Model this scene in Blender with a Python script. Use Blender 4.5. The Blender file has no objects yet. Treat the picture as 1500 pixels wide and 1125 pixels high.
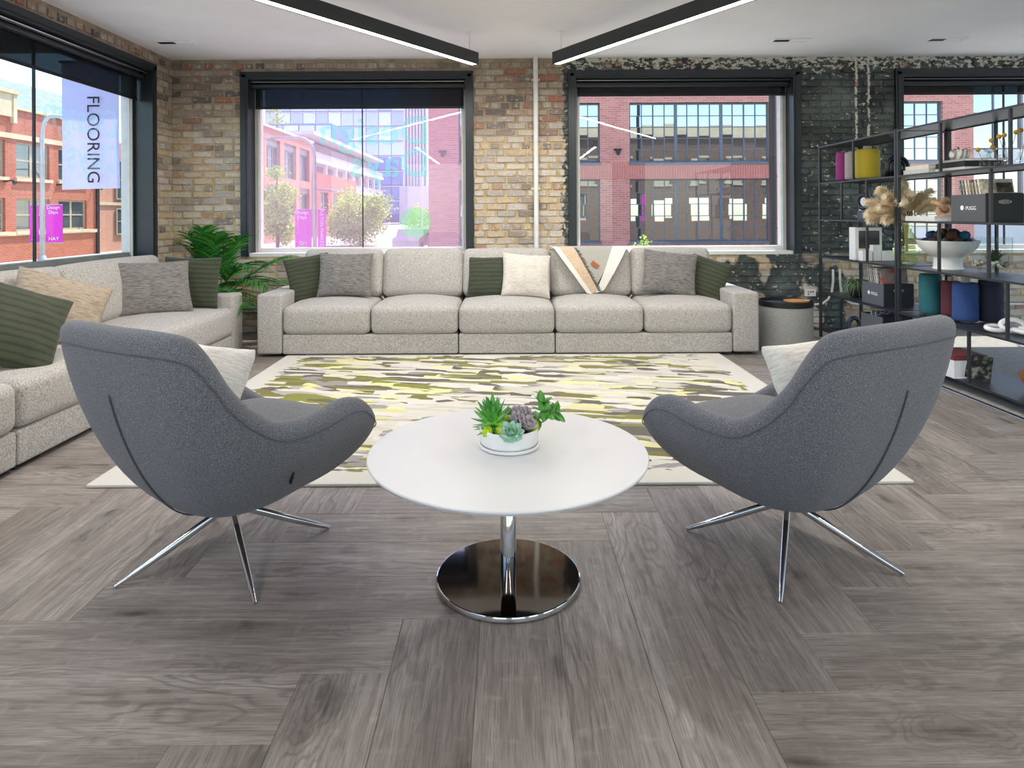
import bpy, bmesh, math, random
from mathutils import Vector, Matrix, Euler, noise
rad = math.radians
SC = bpy.context.scene
COL = SC.collection

# ------------------------------------------------------------------ camera, light, exposure
cam_d = bpy.data.cameras.new('camera'); cam = bpy.data.objects.new('camera', cam_d); COL.objects.link(cam)
cam_d.sensor_width = 36; cam_d.lens = 960 / 1500 * 36
cam_d.shift_x = (750 - 742) / 1500; cam_d.shift_y = (313 - 562.5) / 1500
cam_d.clip_start = .05; cam_d.clip_end = 600
cam.matrix_world = Matrix.Translation((0, 0, 1.2)) @ Matrix.Rotation(rad(90), 4, 'X') @ Matrix.Rotation(-.005, 4, 'Z')
SC.camera = cam

W = bpy.data.worlds.new('sky'); SC.world = W; W.use_nodes = True
wn = W.node_tree.nodes; wl = W.node_tree.links
sky = wn.new('ShaderNodeTexSky'); sky.sky_type = 'NISHITA'; sky.sun_disc = False
sky.sun_elevation = rad(62); sky.sun_rotation = rad(25); sky.air_density = 1.0; sky.dust_density = .6; sky.ozone_density = 1.0
wl.new(sky.outputs[0], wn['Background'].inputs[0]); wn['Background'].inputs[1].default_value = .42

sun_d = bpy.data.lights.new('sun', 'SUN'); sun = bpy.data.objects.new('sun', sun_d); COL.objects.link(sun)
sun_d.energy = 6.0; sun_d.angle = rad(.6); sun_d.color = (1, .95, .87)
sun.rotation_euler = Vector((-.26, -.41, -.90)).to_track_quat('-Z', 'Y').to_euler()

SC.view_settings.view_transform = 'Standard'; SC.view_settings.look = 'None'
SC.view_settings.exposure = 0.34; SC.view_settings.gamma = 1.0; SC.view_settings.use_curve_mapping = False

LAMP_DOWN = 48.0     # watts of each pendant, downward
LAMP_COL = (1, .965, .92)

# ------------------------------------------------------------------ helpers
def C(h):
    h = h.lstrip('#'); v = [int(h[i:i + 2], 16) / 255 for i in (0, 2, 4)]
    return tuple((c / 12.92 if c <= .04045 else ((c + .055) / 1.055) ** 2.4) for c in v) + (1,)

class MB:
    def __init__(s): s.v = []; s.f = []
    def add(s, VF, M=None):
        V, F = VF; o = len(s.v)
        s.v += [tuple(M @ Vector(p)) for p in V] if M is not None else [tuple(p) for p in V]
        s.f += [tuple(i + o for i in f) for f in F]; return s
    def box(s, x0, x1, y0, y1, z0, z1): return s.add(box(x0, x1, y0, y1, z0, z1))
    def vf(s): return s.v, s.f

def box(x0, x1, y0, y1, z0, z1):
    V = [(x0, y0, z0), (x1, y0, z0), (x1, y1, z0), (x0, y1, z0), (x0, y0, z1), (x1, y0, z1), (x1, y1, z1), (x0, y1, z1)]
    return V, [(0, 3, 2, 1), (4, 5, 6, 7), (0, 1, 5, 4), (1, 2, 6, 5), (2, 3, 7, 6), (3, 0, 4, 7)]

def rbox(sx, sy, sz, r, k=3, inner=1, puff=(0, 0, 0)):
    """rounded box centred on the origin; puff = outward crown of each pair of faces"""
    h = (sx / 2, sy / 2, sz / 2); r = min(r, min(h) * .999)
    ax = []
    for a in h:
        c = [-a + r * (1 - math.cos(i / k * math.pi / 2)) if False else -a + r * i / k for i in range(k)]
        m = [-(a - r) + 2 * (a - r) * i / inner for i in range(inner + 1)]
        ax.append(c + m + [-q for q in reversed(c)])
    V = []; F = []; idx = {}
    def vid(p):
        key = tuple(round(q, 6) for q in p)
        if key in idx: return idx[key]
        q = [max(-(h[i] - r), min(h[i] - r, p[i])) for i in range(3)]
        d = Vector([p[i] - q[i] for i in range(3)])
        w = Vector(q) + (d.normalized() * r if d.length > 1e-9 else d)
        t = [w[i] / h[i] for i in range(3)]
        for i in range(3):
            if puff[i]:
                j, l = (i + 1) % 3, (i + 2) % 3
                w[i] += t[i] * puff[i] * max(0, 1 - t[j] ** 2) * max(0, 1 - t[l] ** 2)
        idx[key] = len(V); V.append(tuple(w)); return idx[key]
    for i in range(3):
        j, l = (i + 1) % 3, (i + 2) % 3
        for sgn in (-1, 1):
            for a in range(len(ax[j]) - 1):
                for b in range(len(ax[l]) - 1):
                    q = []
                    for (aa, bb) in ((a, b), (a + 1, b), (a + 1, b + 1), (a, b + 1)):
                        p = [0, 0, 0]; p[i] = sgn * h[i]; p[j] = ax[j][aa]; p[l] = ax[l][bb]; q.append(vid(p))
                    F.append(tuple(q) if sgn > 0 else tuple(reversed(q)))
    return V, F

def lathe(prof, n=32, sx=1, sy=1, cap=True):
    V = []; F = []; m = len(prof)
    for i in range(n):
        a = 2 * math.pi * i / n; c, s_ = math.cos(a), math.sin(a)
        for (r, z) in prof: V.append((r * c * sx, r * s_ * sy, z))
    for i in range(n):
        i2 = (i + 1) % n
        for j in range(m - 1): F.append((i * m + j, i2 * m + j, i2 * m + j + 1, i * m + j + 1))
    if cap:
        if prof[0][0] > 1e-6: F.append(tuple(i * m for i in reversed(range(n))))
        if prof[-1][0] > 1e-6: F.append(tuple(i * m + m - 1 for i in range(n)))
    return V, F

def tube(P, R, n=8, closed=False, flat=1.0):
    P = [Vector(p) for p in P]; m = len(P); V = []; F = []
    if not hasattr(R, '__len__'): R = [R] * m
    up = Vector((0, 0, 1)); x = None
    for i in range(m):
        if closed: t = P[(i + 1) % m] - P[i - 1]
        else: t = P[min(i + 1, m - 1)] - P[max(i - 1, 0)]
        t.normalize()
        if x is None:
            x = t.cross(up)
            if x.length < 1e-3: x = t.cross(Vector((1, 0, 0)))
        x = (x - t * x.dot(t)).normalized(); y = t.cross(x)
        for k in range(n):
            a = 2 * math.pi * k / n
            V.append(tuple(P[i] + x * (R[i] * math.cos(a)) + y * (R[i] * flat * math.sin(a))))
    for i in range(m if closed else m - 1):
        i2 = (i + 1) % m
        for k in range(n): F.append((i * n + k, i * n + (k + 1) % n, i2 * n + (k + 1) % n, i2 * n + k))
    if not closed: F.append(tuple(reversed(range(n)))); F.append(tuple((m - 1) * n + k for k in range(n)))
    return V, F

def pillow(w, h, t, n=18, seed=0, wr=.006, pinch=.07):
    """knife edged cushion in the local XZ plane, thickness along Y"""
    V = []; F = []; g = [-1 + 2 * i / n for i in range(n + 1)]
    g = [math.sin(q * math.pi / 2) * .35 + q * .65 for q in g]; ids = {}
    for side in (-1, 1):
        for i, u in enumerate(g):
            for j, v in enumerate(g):
                edge = i in (0, n) or j in (0, n)
                if edge and side == 1: ids[side, i, j] = ids[-1, i, j]; continue
                th = t / 2 * (max(0, 1 - u * u) * max(0, 1 - v * v)) ** .42
                x = w / 2 * u * (1 - pinch * (1 - v * v)); z = h / 2 * v * (1 - pinch * (1 - u * u))
                q = noise.noise(Vector((u * 2.3 + seed * 7.1, v * 2.3 + side, seed))) + .6 * noise.noise(Vector((u * 6 + seed, v * 5, side * 3 + seed)))
                ids[side, i, j] = len(V); V.append((x, side * th + q * wr * (0 if edge else 1) * 1.6, z))
    for side in (-1, 1):
        for i in range(n):
            for j in range(n):
                q = [ids[side, i, j], ids[side, i + 1, j], ids[side, i + 1, j + 1], ids[side, i, j + 1]]
                F.append(tuple(q) if side < 0 else tuple(reversed(q)))
    return V, F

def wall_cells(u0, u1, z0, z1, holes):
    zs = sorted({z0, z1, *[min(max(q, z0), z1) for h in holes for q in (h[2], h[3])]})
    out = []
    for a, b in zip(zs, zs[1:]):
        if b - a < 1e-5: continue
        mid = (a + b) / 2; cuts = sorted((h[0], h[1]) for h in holes if h[2] < mid < h[3]); u = u0
        for (p, q) in cuts:
            if p > u: out.append((u, min(p, u1), a, b))
            u = max(u, q)
        if u < u1: out.append((u, u1, a, b))
    return out

def mesh(name, VF):
    me = bpy.data.meshes.new(name); me.from_pydata([tuple(v) for v in VF[0]], [], [tuple(f) for f in VF[1]]); me.update(); return me

def obj(name, VF, mat=None, parent=None, smooth=False, loc=(0, 0, 0), rot=(0, 0, 0), scale=None, angle=None):
    me = VF if isinstance(VF, bpy.types.Mesh) else mesh(name, VF.vf() if isinstance(VF, MB) else VF)
    o = bpy.data.objects.new(name, me); COL.objects.link(o)
    if mat is not None and not me.materials: me.materials.append(mat)
    o.location = loc; o.rotation_euler = rot
    if scale is not None: o.scale = scale
    if parent is not None: o.parent = parent
    if smooth:
        me.polygons.foreach_set('use_smooth', [True] * len(me.polygons))
        if angle: me.set_sharp_from_angle(angle=rad(angle))
    return o

def empty(name, loc=(0, 0, 0), rz=0, rot=None):
    o = bpy.data.objects.new(name, None); COL.objects.link(o); o.location = loc; o.rotation_euler = rot or (0, 0, rz); o.empty_display_size = .1; return o

def tag(o, label=None, cat=None, group=None, kind=None):
    if label: o['label'] = label
    if cat: o['category'] = cat
    if group: o['group'] = group
    if kind: o['kind'] = kind
    return o

def subsurf(o, n=1):
    m = o.modifiers.new('smooth', 'SUBSURF'); m.levels = n; m.render_levels = n; return o

def text(name, body, size, mat, parent=None, M=None, ext=.0006, align='CENTER', bold=0):
    cu = bpy.data.curves.new(name, 'FONT'); cu.body = body; cu.size = size; cu.align_x = align; cu.align_y = 'CENTER'; cu.extrude = ext; cu.resolution_u = 3; cu.offset = bold * size
    t = bpy.data.objects.new(name, cu); COL.objects.link(t)
    dg = bpy.context.evaluated_depsgraph_get(); me = bpy.data.meshes.new_from_object(t.evaluated_get(dg)); bpy.data.objects.remove(t)
    if M is not None: me.transform(M)
    if M is not None and M.determinant() < 0: me.flip_normals()
    me.materials.clear()
    return obj(name, me, mat, parent)

# ------------------------------------------------------------------ materials
class NT:
    def __init__(s, name):
        s.m = bpy.data.materials.new(name); s.m.use_nodes = True; s.t = s.m.node_tree; s.n = s.t.nodes; s.l = s.t.links
        s.b = s.n['Principled BSDF']; s.o = s.n['Material Output']
    def put(s, sock, v):
        if isinstance(v, bpy.types.NodeSocket): s.l.new(v, sock)
        elif v is not None:
            if hasattr(sock.default_value, '__len__'):
                k = len(sock.default_value); v = tuple(v) if hasattr(v, '__len__') else (v,) * k
                v = v[:k] if len(v) >= k else v + (1,) * (k - len(v))
            sock.default_value = v
    def add(s, typ, ins=None, out=0, **props):
        nd = s.n.new('ShaderNode' + typ)
        for k, v in props.items(): setattr(nd, k, v)
        for k, v in (ins or {}).items(): s.put(nd.inputs[k], v)
        return nd.outputs[out]
    def pos(s): return s.add('NewGeometry')
    def objco(s): return s.add('TexCoord', out=3)
    def xyz(s, v):
        nd = s.n.new('ShaderNodeSeparateXYZ'); s.put(nd.inputs[0], v); return nd.outputs
    def comb(s, x=0, y=0, z=0): return s.add('CombineXYZ', {0: x, 1: y, 2: z})
    def mul(s, v, k): return s.add('VectorMath', {0: v, 1: k}, operation='MULTIPLY')
    def vadd(s, v, k): return s.add('VectorMath', {0: v, 1: k}, operation='ADD')
    def noise(s, v, scale, detail=2, rough=.5, dist=0, out=0):
        return s.add('TexNoise', {'Vector': v, 'Scale': scale, 'Detail': detail, 'Roughness': rough, 'Distortion': dist}, out)
    def m2(s, op, a, b=0, c=None, clamp=False):
        ins = {0: a, 1: b}
        if c is not None: ins[2] = c
        return s.add('Math', ins, operation=op, use_clamp=clamp)
    def step(s, v, a, b, lo=0, hi=1): return s.add('MapRange', {0: v, 1: a, 2: b, 3: lo, 4: hi}, interpolation_type='SMOOTHSTEP')
    def mix(s, f, a, b, mode='MIX'):
        nd = s.n.new('ShaderNodeMix'); nd.data_type = 'RGBA'; nd.blend_type = mode
        s.put(nd.inputs[0], f); s.put(nd.inputs[6], a); s.put(nd.inputs[7], b); return nd.outputs[2]
    def ramp(s, f, stops, mode='LINEAR'):
        nd = s.n.new('ShaderNodeValToRGB'); nd.color_ramp.interpolation = mode; e = nd.color_ramp.elements
        while len(e) < len(stops): e.new(.5)
        for i, (p, c) in enumerate(stops): e[i].position = p; e[i].color = C(c) if isinstance(c, str) else (tuple(c) + (1,) * (4 - len(c)) if hasattr(c, '__len__') else (c, c, c, 1))
        s.put(nd.inputs[0], f); return nd.outputs[0]
    def bump(s, h, strength=.3, dist=.01): s.put(s.b.inputs['Normal'], s.add('Bump', {'Height': h, 'Strength': strength, 'Distance': dist}))
    def fin(s, col=None, rough=None, metal=None, **kw):
        s.put(s.b.inputs['Base Color'], col); s.put(s.b.inputs['Roughness'], rough); s.put(s.b.inputs['Metallic'], metal)
        for k, v in kw.items(): s.put(s.b.inputs[k.replace('_', ' ')], v)
        return s.m

def plain(name, col, rough=.6, metal=0, var=.06, scale=40, bump=0, **kw):
    t = NT(name); c = C(col) if isinstance(col, str) else col
    q = t.noise(t.objco(), scale, 3)
    dk = tuple(max(0, x * (1 - 2 * var)) for x in c[:3]) + (1,); lt = tuple(min(1, x * (1 + 2 * var)) for x in c[:3]) + (1,)
    if bump: t.bump(q, bump, .004)
    return t.fin(t.ramp(q, [(.3, dk), (.7, lt)]), rough, metal, **kw)

def speckle(name, cols, scale, bump=.25, rough=.95, streak=None):
    t = NT(name); v = t.objco()
    if streak: v = t.mul(v, streak)
    q = t.noise(v, scale, 2, .6); big = t.noise(t.objco(), 9, 2)
    c = t.ramp(q, [(.28, cols[0]), (.5, cols[1]), (.72, cols[2])])
    c = t.mix(t.step(big, .3, .7, 0, .18), c, C(cols[1]))
    t.bump(q, bump, .004)
    return t.fin(c, rough, 0, Sheen_Weight=.15, Sheen_Roughness=.6)

def glassy(name, tint=(1, 1, 1, 1), gloss=(1, 1, 1, 1), ior=1.45, rough=0.0, gain=1.0):
    t = NT(name); t.n.remove(t.b)
    fr = t.add('Fresnel', {'IOR': ior}); fr = t.m2('MULTIPLY', fr, t.m2('SUBTRACT', gain, t.add('NewGeometry', out=6)), clamp=True)
    tr = t.add('BsdfTransparent', {0: tint}); gl = t.add('BsdfGlossy', {0: gloss, 'Roughness': rough})
    mx = t.n.new('ShaderNodeMixShader'); t.put(mx.inputs[0], fr); t.l.new(tr, mx.inputs[1]); t.l.new(gl, mx.inputs[2]); t.l.new(mx.outputs[0], t.o.inputs[0])
    return t.m

def sheer(name, tint, dif, amount, translucent=True):
    """thin film or mesh cloth: part passes straight through, part scatters"""
    t = NT(name); t.n.remove(t.b)
    tr = t.add('BsdfTransparent', {0: tint}); d = t.add('BsdfDiffuse', {0: dif})
    if translucent:
        tl = t.add('BsdfTranslucent', {0: dif}); ad = t.n.new('ShaderNodeMixShader'); ad.inputs[0].default_value = .6
        t.l.new(d, ad.inputs[1]); t.l.new(tl, ad.inputs[2]); d = ad.outputs[0]
    mx = t.n.new('ShaderNodeMixShader'); mx.inputs[0].default_value = amount; t.l.new(tr, mx.inputs[1]); t.l.new(d, mx.inputs[2]); t.l.new(mx.outputs[0], t.o.inputs[0])
    return t.m

def emit(name, col, strength):
    t = NT(name); t.fin((0, 0, 0, 1), .6); t.put(t.b.inputs['Emission Color'], col); t.b.inputs['Emission Strength'].default_value = strength; return t.m

def wall_masks(t):
    P = t.pos(); x, y, z = t.xyz(P)
    n1 = t.noise(P, 16, 3); n2 = t.noise(t.mul(P, (1, 1, 1.7)), 14, 5, .68); n3 = t.noise(P, 3.2, 3)
    side = t.step(t.m2('ADD', x, t.m2('MULTIPLY', t.m2('SUBTRACT', n1, .5), .22)), .575, .595)
    low = t.step(z, .74, .80)                                   # below the sills the paint is patchy
    patch = t.step(t.m2('ADD', n3, t.step(x, 3.3, 3.6, 0, -.30)), .40, .47)
    side = t.m2('MULTIPLY', side, t.m2('MAXIMUM', low, patch))
    thr = t.m2('SUBTRACT', .605, t.step(z, 2.56, 2.74, 0, .12))
    flake = t.step(t.m2('SUBTRACT', n2, thr), 0, .02)
    wob = t.m2('MULTIPLY', t.m2('SUBTRACT', t.noise(P, 7, 2), .5), .03)
    for cx in (3.55, 3.675):                                    # two runs of white down the painted pier
        d = t.m2('ABSOLUTE', t.m2('SUBTRACT', t.m2('ADD', x, wob), cx))
        run = t.m2('MULTIPLY', t.step(d, .016, .008), t.m2('MULTIPLY', t.step(z, 1.75, 1.95), t.step(n1, .36, .44)))
        flake = t.m2('MAXIMUM', flake, run)
    return P, side, flake, n3, z, n2

def brick_mat(name, per_object):
    t = NT(name)
    rnd = t.add('ObjectInfo', out=5) if per_object else t.add('Attribute', {}, 2, attribute_name='tone')
    P, side, flake, n3, z, n2 = wall_masks(t)
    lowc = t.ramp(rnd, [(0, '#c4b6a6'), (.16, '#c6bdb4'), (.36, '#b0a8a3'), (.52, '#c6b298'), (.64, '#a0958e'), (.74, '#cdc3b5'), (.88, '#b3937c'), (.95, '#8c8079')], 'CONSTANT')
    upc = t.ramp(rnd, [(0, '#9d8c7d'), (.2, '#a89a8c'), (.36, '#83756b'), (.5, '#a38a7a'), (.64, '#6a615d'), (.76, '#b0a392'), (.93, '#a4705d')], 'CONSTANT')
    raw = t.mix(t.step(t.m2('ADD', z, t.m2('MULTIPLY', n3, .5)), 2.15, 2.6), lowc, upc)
    raw = t.mix(t.step(t.noise(P, 38, 4, .65), .42, .75, 0, .35), raw, C('#75675b'))
    raw = t.mix(t.step(t.noise(P, 24, 3, .6), .56, .66, 0, .5), raw, C('#d3cbbd'))
    pc = t.ramp(n3, [(.3, '#2a2f2e'), (.48, '#3f4543'), (.6, '#525d57'), (.75, '#6e7572')])
    pc = t.mix(t.step(t.noise(P, 55, 3), .5, .7, 0, .35), pc, C('#20262a'))
    prim = t.mix(t.step(rnd, .80, .84), C('#d8d3c4'), C('#b98b70'))
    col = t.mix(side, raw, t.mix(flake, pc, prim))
    t.bump(t.noise(P, 60, 4, .6), .5, .006)
    return t.fin(col, t.m2('SUBTRACT', .9, t.m2('MULTIPLY', side, .35)))

def mortar_mat():
    t = NT('lime_mortar'); P, side, flake, n3, z, n2 = wall_masks(t)
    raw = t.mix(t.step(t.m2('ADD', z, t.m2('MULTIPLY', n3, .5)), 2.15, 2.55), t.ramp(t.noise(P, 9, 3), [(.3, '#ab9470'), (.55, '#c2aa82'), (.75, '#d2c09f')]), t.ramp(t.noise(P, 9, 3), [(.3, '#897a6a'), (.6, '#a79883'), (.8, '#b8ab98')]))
    pc = t.ramp(n3, [(.3, '#313736'), (.55, '#4d5451'), (.8, '#747a77')])
    col = t.mix(side, raw, t.mix(flake, pc, C('#d2ccbb')))
    t.bump(t.noise(P, 70, 4, .6), .6, .006)
    return t.fin(col, .95)

def wood_floor():
    t = NT('grey_oak_plank'); r = t.add('ObjectInfo', out=5)
    off = t.comb(t.m2('MULTIPLY', r, 37.0), t.m2('MULTIPLY', r, 91.0), 0)
    v = t.vadd(t.objco(), off); x, y, z = t.xyz(v)
    warp = t.noise(t.mul(v, (1.6, 5, 1)), 1.0, 3, .55)
    # knots: sparse cells stretched along the plank
    kv = t.mul(v, (1.9, 5.2, 0)); kd = t.add('TexVoronoi', {'Vector': t.vadd(kv, t.mul(t.noise(v, 14, 3, out=1), (.30, .38, 0))), 'Scale': 1.0}, 0, voronoi_dimensions='2D')
    knotn = t.n.new('ShaderNodeTexVoronoi'); knotn.voronoi_dimensions = '2D'; t.put(knotn.inputs['Vector'], kv); knotn.inputs['Scale'].default_value = 1.0
    kc = t.xyz(knotn.outputs['Color'])[0]; has = t.step(kc, .66, .68)
    knot = t.m2('MULTIPLY', t.step(kd, .15, .02), has); halo = t.m2('MULTIPLY', t.step(kd, .48, .06), has)
    ph = t.m2('ADD', t.m2('MULTIPLY', y, 9.0), t.m2('MULTIPLY', warp, 5.2)); ph = t.m2('ADD', ph, t.m2('MULTIPLY', halo, 1.6))
    ring = t.m2('ADD', t.m2('MULTIPLY', t.m2('SINE', t.m2('MULTIPLY', ph, 14.0)), .5), .5)
    cath = t.step(t.noise(t.mul(v, (.9, 3.5, 1)), 1.3, 2), .44, .64)
    ring = t.m2('MULTIPLY', t.m2('POWER', ring, 3.0), t.m2('ADD', t.m2('MULTIPLY', cath, .6), .1))
    streak = t.noise(t.mul(v, (2.2, 34, 1)), 1.5, 5, .6); fine = t.noise(t.mul(v, (9, 260, 1)), 1.0, 3, .65)
    broad = t.noise(t.mul(v, (1.2, 6, 1)), 1.0, 3, .5)
    base = t.ramp(t.m2('ADD', t.m2('MULTIPLY', streak, .55), t.m2('MULTIPLY', broad, .45)), [(.30, '#6a625d'), (.45, '#887f79'), (.58, '#9d958f'), (.72, '#b3aca6')])
    base = t.mix(t.step(fine, .46, .64, 0, .55), base, C('#5f5853'))
    base = t.mix(t.step(t.noise(t.mul(v, (30, 14, 1)), 1.0, 2, .5), .55, .8, 0, .25), base, C('#b9b3ad'))
    base = t.mix(t.m2('MULTIPLY', ring, .72), base, C('#55504c'))
    base = t.mix(t.m2('MULTIPLY', knot, t.step(streak, .3, .65, 1.0, .35)), base, C('#37322f')); base = t.mix(t.m2('MULTIPLY', halo, .34), base, C('#5a534e'))
    tone = t.m2('ADD', .84, t.m2('MULTIPLY', r, .30)); base = t.mix(1, base, t.comb(tone, tone, t.m2('MULTIPLY', tone, .985)), 'MULTIPLY')
    t.bump(t.m2('ADD', t.m2('MULTIPLY', fine, .6), t.m2('MULTIPLY', ring, -.5)), .18, .003)
    return t.fin(base, t.step(streak, .2, .8, .50, .38), Specular_IOR_Level=.4)

def rug_mat():
    t = NT('abstract_wool_rug'); P = t.objco(); x, y, z = t.xyz(P)
    wv = t.vadd(P, t.mul(t.vadd(t.noise(P, 5, 2, out=1), (-.5, -.5, -.5)), (.06, .04, 0)))
    rotv = t.add('VectorRotate', {'Vector': wv, 'Angle': .17})
    def cells(sx, sy, seed):
        nd = t.n.new('ShaderNodeTexVoronoi'); nd.distance = 'CHEBYCHEV'; nd.voronoi_dimensions = '2D'; t.put(nd.inputs['Vector'], t.vadd(t.mul(rotv, (sx, sy, 1)), (seed, seed * .7, 0))); nd.inputs['Scale'].default_value = 1.0
        return t.xyz(nd.outputs['Color'])
    a = cells(3.0, 7.0, 3.1); b = cells(7.0, 13.0, 11.7); c = cells(3.2, 22, 23.9)
    pal = [(0, '#d6d0c2'), (.20, '#b3aaa0'), (.32, '#86852f'), (.56, '#d9d3c6'), (.66, '#97918c'), (.76, '#ddd695'), (.86, '#635b50')]
    c1 = t.ramp(a[0], pal, 'CONSTANT')
    c2 = t.ramp(b[0], [(0, '#77702f'), (.22, '#ded8cb'), (.42, '#e6df9e'), (.56, '#5f574c'), (.74, '#989592'), (.86, '#cfc8ba')], 'CONSTANT')
    c3 = t.ramp(c[1], [(0, '#ddd7cb'), (.3, '#615a50'), (.55, '#d5cdbd'), (.7, '#817d2f'), (.88, '#d8d297')], 'CONSTANT')
    col = t.mix(t.step(b[1], .46, .47), c1, c2); col = t.mix(t.step(c[0], .62, .63), col, c3)
    # pale diagonal sweep and irregular pale margin
    dg = t.m2('ADD', t.m2('MULTIPLY', x, .55), t.m2('MULTIPLY', y, -.84)); dn = t.m2('MULTIPLY', t.noise(t.mul(P, (1, 3, 1)), 2.4, 3), .9)
    sweep = t.step(t.m2('ABSOLUTE', t.m2('ADD', t.m2('SUBTRACT', dg, .15), t.m2('SUBTRACT', dn, .45))), .34, .22)
    col = t.mix(t.m2('MULTIPLY', sweep, t.step(b[2], .38, .39, .0, .8)), col, t.ramp(c[2], [(0, '#d9d3c7'), (.5, '#cbc2b4'), (.8, '#ddd7c2')], 'CONSTANT'))
    ex = t.m2('SUBTRACT', 1.825, t.m2('ABSOLUTE', x)); ey = t.m2('SUBTRACT', 1.372, t.m2('ABSOLUTE', y)); e = t.m2('MINIMUM', ex, ey)
    en = t.m2('ADD', e, t.m2('MULTIPLY', t.m2('SUBTRACT', t.noise(t.mul(P, (5, 14, 1)), 1.6, 2), .5), -.26))
    col = t.mix(t.step(en, .17, .165), col, C('#d9d4c9'))
    fib = t.noise(P, 320, 2); col = t.mix(t.step(fib, .35, .7, .0, .16), col, C('#6f6a60'))
    t.bump(fib, .5, .004)
    return t.fin(col, 1.0, Sheen_Weight=.1)

def ext_brick(name, c1, c2, mort, scale=1.0, axis='x'):
    t = NT(name); P = t.pos(); x, y, z = t.xyz(P); v = t.comb(x if axis == 'x' else y, z, 0)
    b = t.add('TexBrick', {'Vector': v, 'Color1': C(c1), 'Color2': C(c2), 'Mortar': C(mort), 'Scale': scale, 'Mortar Size': .012, 'Brick Width': .32, 'Row Height': .10, 'Bias': -.2})
    n = t.noise(P, .8, 4); return t.fin(t.mix(t.step(n, .35, .7, 0, .25), b, C(c2)), .85)

M = {}
M['brick'] = brick_mat('old_common_brick', True); M['brick_mass'] = brick_mat('old_common_brick_mass', False)
M['mortar'] = mortar_mat(); M['wood'] = wood_floor(); M['rug'] = rug_mat()
M['ceiling'] = plain('white_ceiling_paint', '#f6f6f7', .9, var=.01, scale=3)
M['plaster'] = plain('white_wall_paint', '#dcdad6', .9, var=.02, scale=4)
M['steel_frame'] = plain('blue_black_painted_steel', '#20272c', .38, var=.06, scale=8)
M['alu'] = plain('pale_window_aluminium', '#d3d3d0', .45, var=.03, scale=12)
M['sill_grey'] = plain('grey_sill_metal', '#84877f', .5, var=.06, scale=9)
M['glass'] = glassy('clear_window_glass', (.97, .985, .98, 1))
M['film'] = sheer('pink_window_film', (1, .90, .965, 1), C('#f0d3e8'), .13)
M['film_text'] = sheer('pale_teal_film_lettering', (.80, 1, .95, 1), C('#bdf0e6'), .17)
M['film_pale'] = sheer('pale_film_lettering', (.93, 1, 1, 1), C('#d3f2f4'), .12)
M['shade'] = sheer('charcoal_mesh_shade', (.75, .85, .9, 1), C('#25282a'), .84, False)
M['black_metal'] = plain('black_powder_coated_metal', '#2b2d31', .42, var=.05, scale=20)
M['black'] = plain('matt_black', '#141517', .6, var=.08)
M['chrome'] = plain('polished_chrome', '#d6d6d8', .06, 1.0, var=.01)
M['nickel'] = plain('dark_polished_nickel', '#86817c', .05, 1.0, var=.01)
M['brushed'] = plain('brushed_steel', '#bdbdbd', .28, 1.0, var=.03)
M['white_paint'] = plain('white_pipe_paint', '#e2e0dc', .5, var=.03, scale=15)
M['white_top'] = plain('white_laminate', '#dedede', .32, var=.006, scale=3)
M['white_ceramic'] = plain('white_glazed_ceramic', '#ecebe9', .25, var=.01)
M['sofa'] = speckle('oatmeal_boucle', ('#77716b', '#b1aba4', '#d0cbc4'), 150, .45)
M['felt'] = speckle('charcoal_wool_felt', ('#383a3f', '#5f6167', '#8d8f95'), 330, .3)
M['seam'] = speckle('charcoal_piping', ('#2b2d32', '#4a4d54', '#6b6e75'), 330, .2)
M['green_cloth'] = None
def ribbed(name, dark, mid, freq=26):
    t = NT(name); P = t.objco(); x, y, z = t.xyz(P); w = t.m2('ADD', z, t.m2('MULTIPLY', t.noise(P, 6, 2), .03))
    s_ = t.m2('ADD', t.m2('MULTIPLY', t.m2('SINE', t.m2('MULTIPLY', w, freq * 2 * math.pi)), .5), .5)
    f = t.noise(t.mul(P, (30, 30, 120)), 4, 2); col = t.mix(t.m2('MULTIPLY', t.m2('POWER', s_, 2.5), .65), C(mid), C(dark)); col = t.mix(t.step(f, .4, .7, 0, .3), col, C(dark))
    t.bump(s_, -.35, .006); return t.fin(col, .9, Sheen_Weight=.15)
M['green_cloth'] = ribbed('olive_ribbed_cloth', '#25281b', '#424733')
def slub(name, cols):
    t = NT(name); P = t.objco(); q = t.noise(t.mul(P, (14, 14, 150)), 1.6, 3, .6); f = t.noise(t.mul(P, (160, 160, 30)), 1.5, 2)
    c = t.ramp(q, [(.30, cols[0]), (.44, cols[1]), (.62, cols[2])]); c = t.mix(t.step(f, .45, .75, 0, .3), c, C(cols[0])); t.bump(q, .25, .003); return t.fin(c, .85, Sheen_Weight=.1)
M['grey_slub'] = slub('grey_slub_cloth', ('#3f3d3c', '#706c68', '#8d8882')); M['beige_slub'] = slub('beige_slub_cloth', ('#75655a', '#9b8a77', '#b3a28e')); M['pale_slub'] = slub('pale_beige_slub_cloth', ('#b7aa9d', '#cfc4b8', '#ddd4ca'))
M['linen'] = slub('ivory_linen', ('#c9c3b8', '#e0dbd2', '#efebe4'))

# ------------------------------------------------------------------ room
XL, YB, ZC, XR, YR = -3.39, 6.65, 2.775, 7.6, -5.0
SILL, HEAD = .78, 2.647
WIN = [(-2.688, -.332), (.63, 2.985), (3.94, 6.40)]           # casing outsides on the back wall
LWIN = [(2.0, 6.31), (-3.6, 1.2)]                              # casing outsides on the left wall (along Y)
CS = .08

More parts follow.
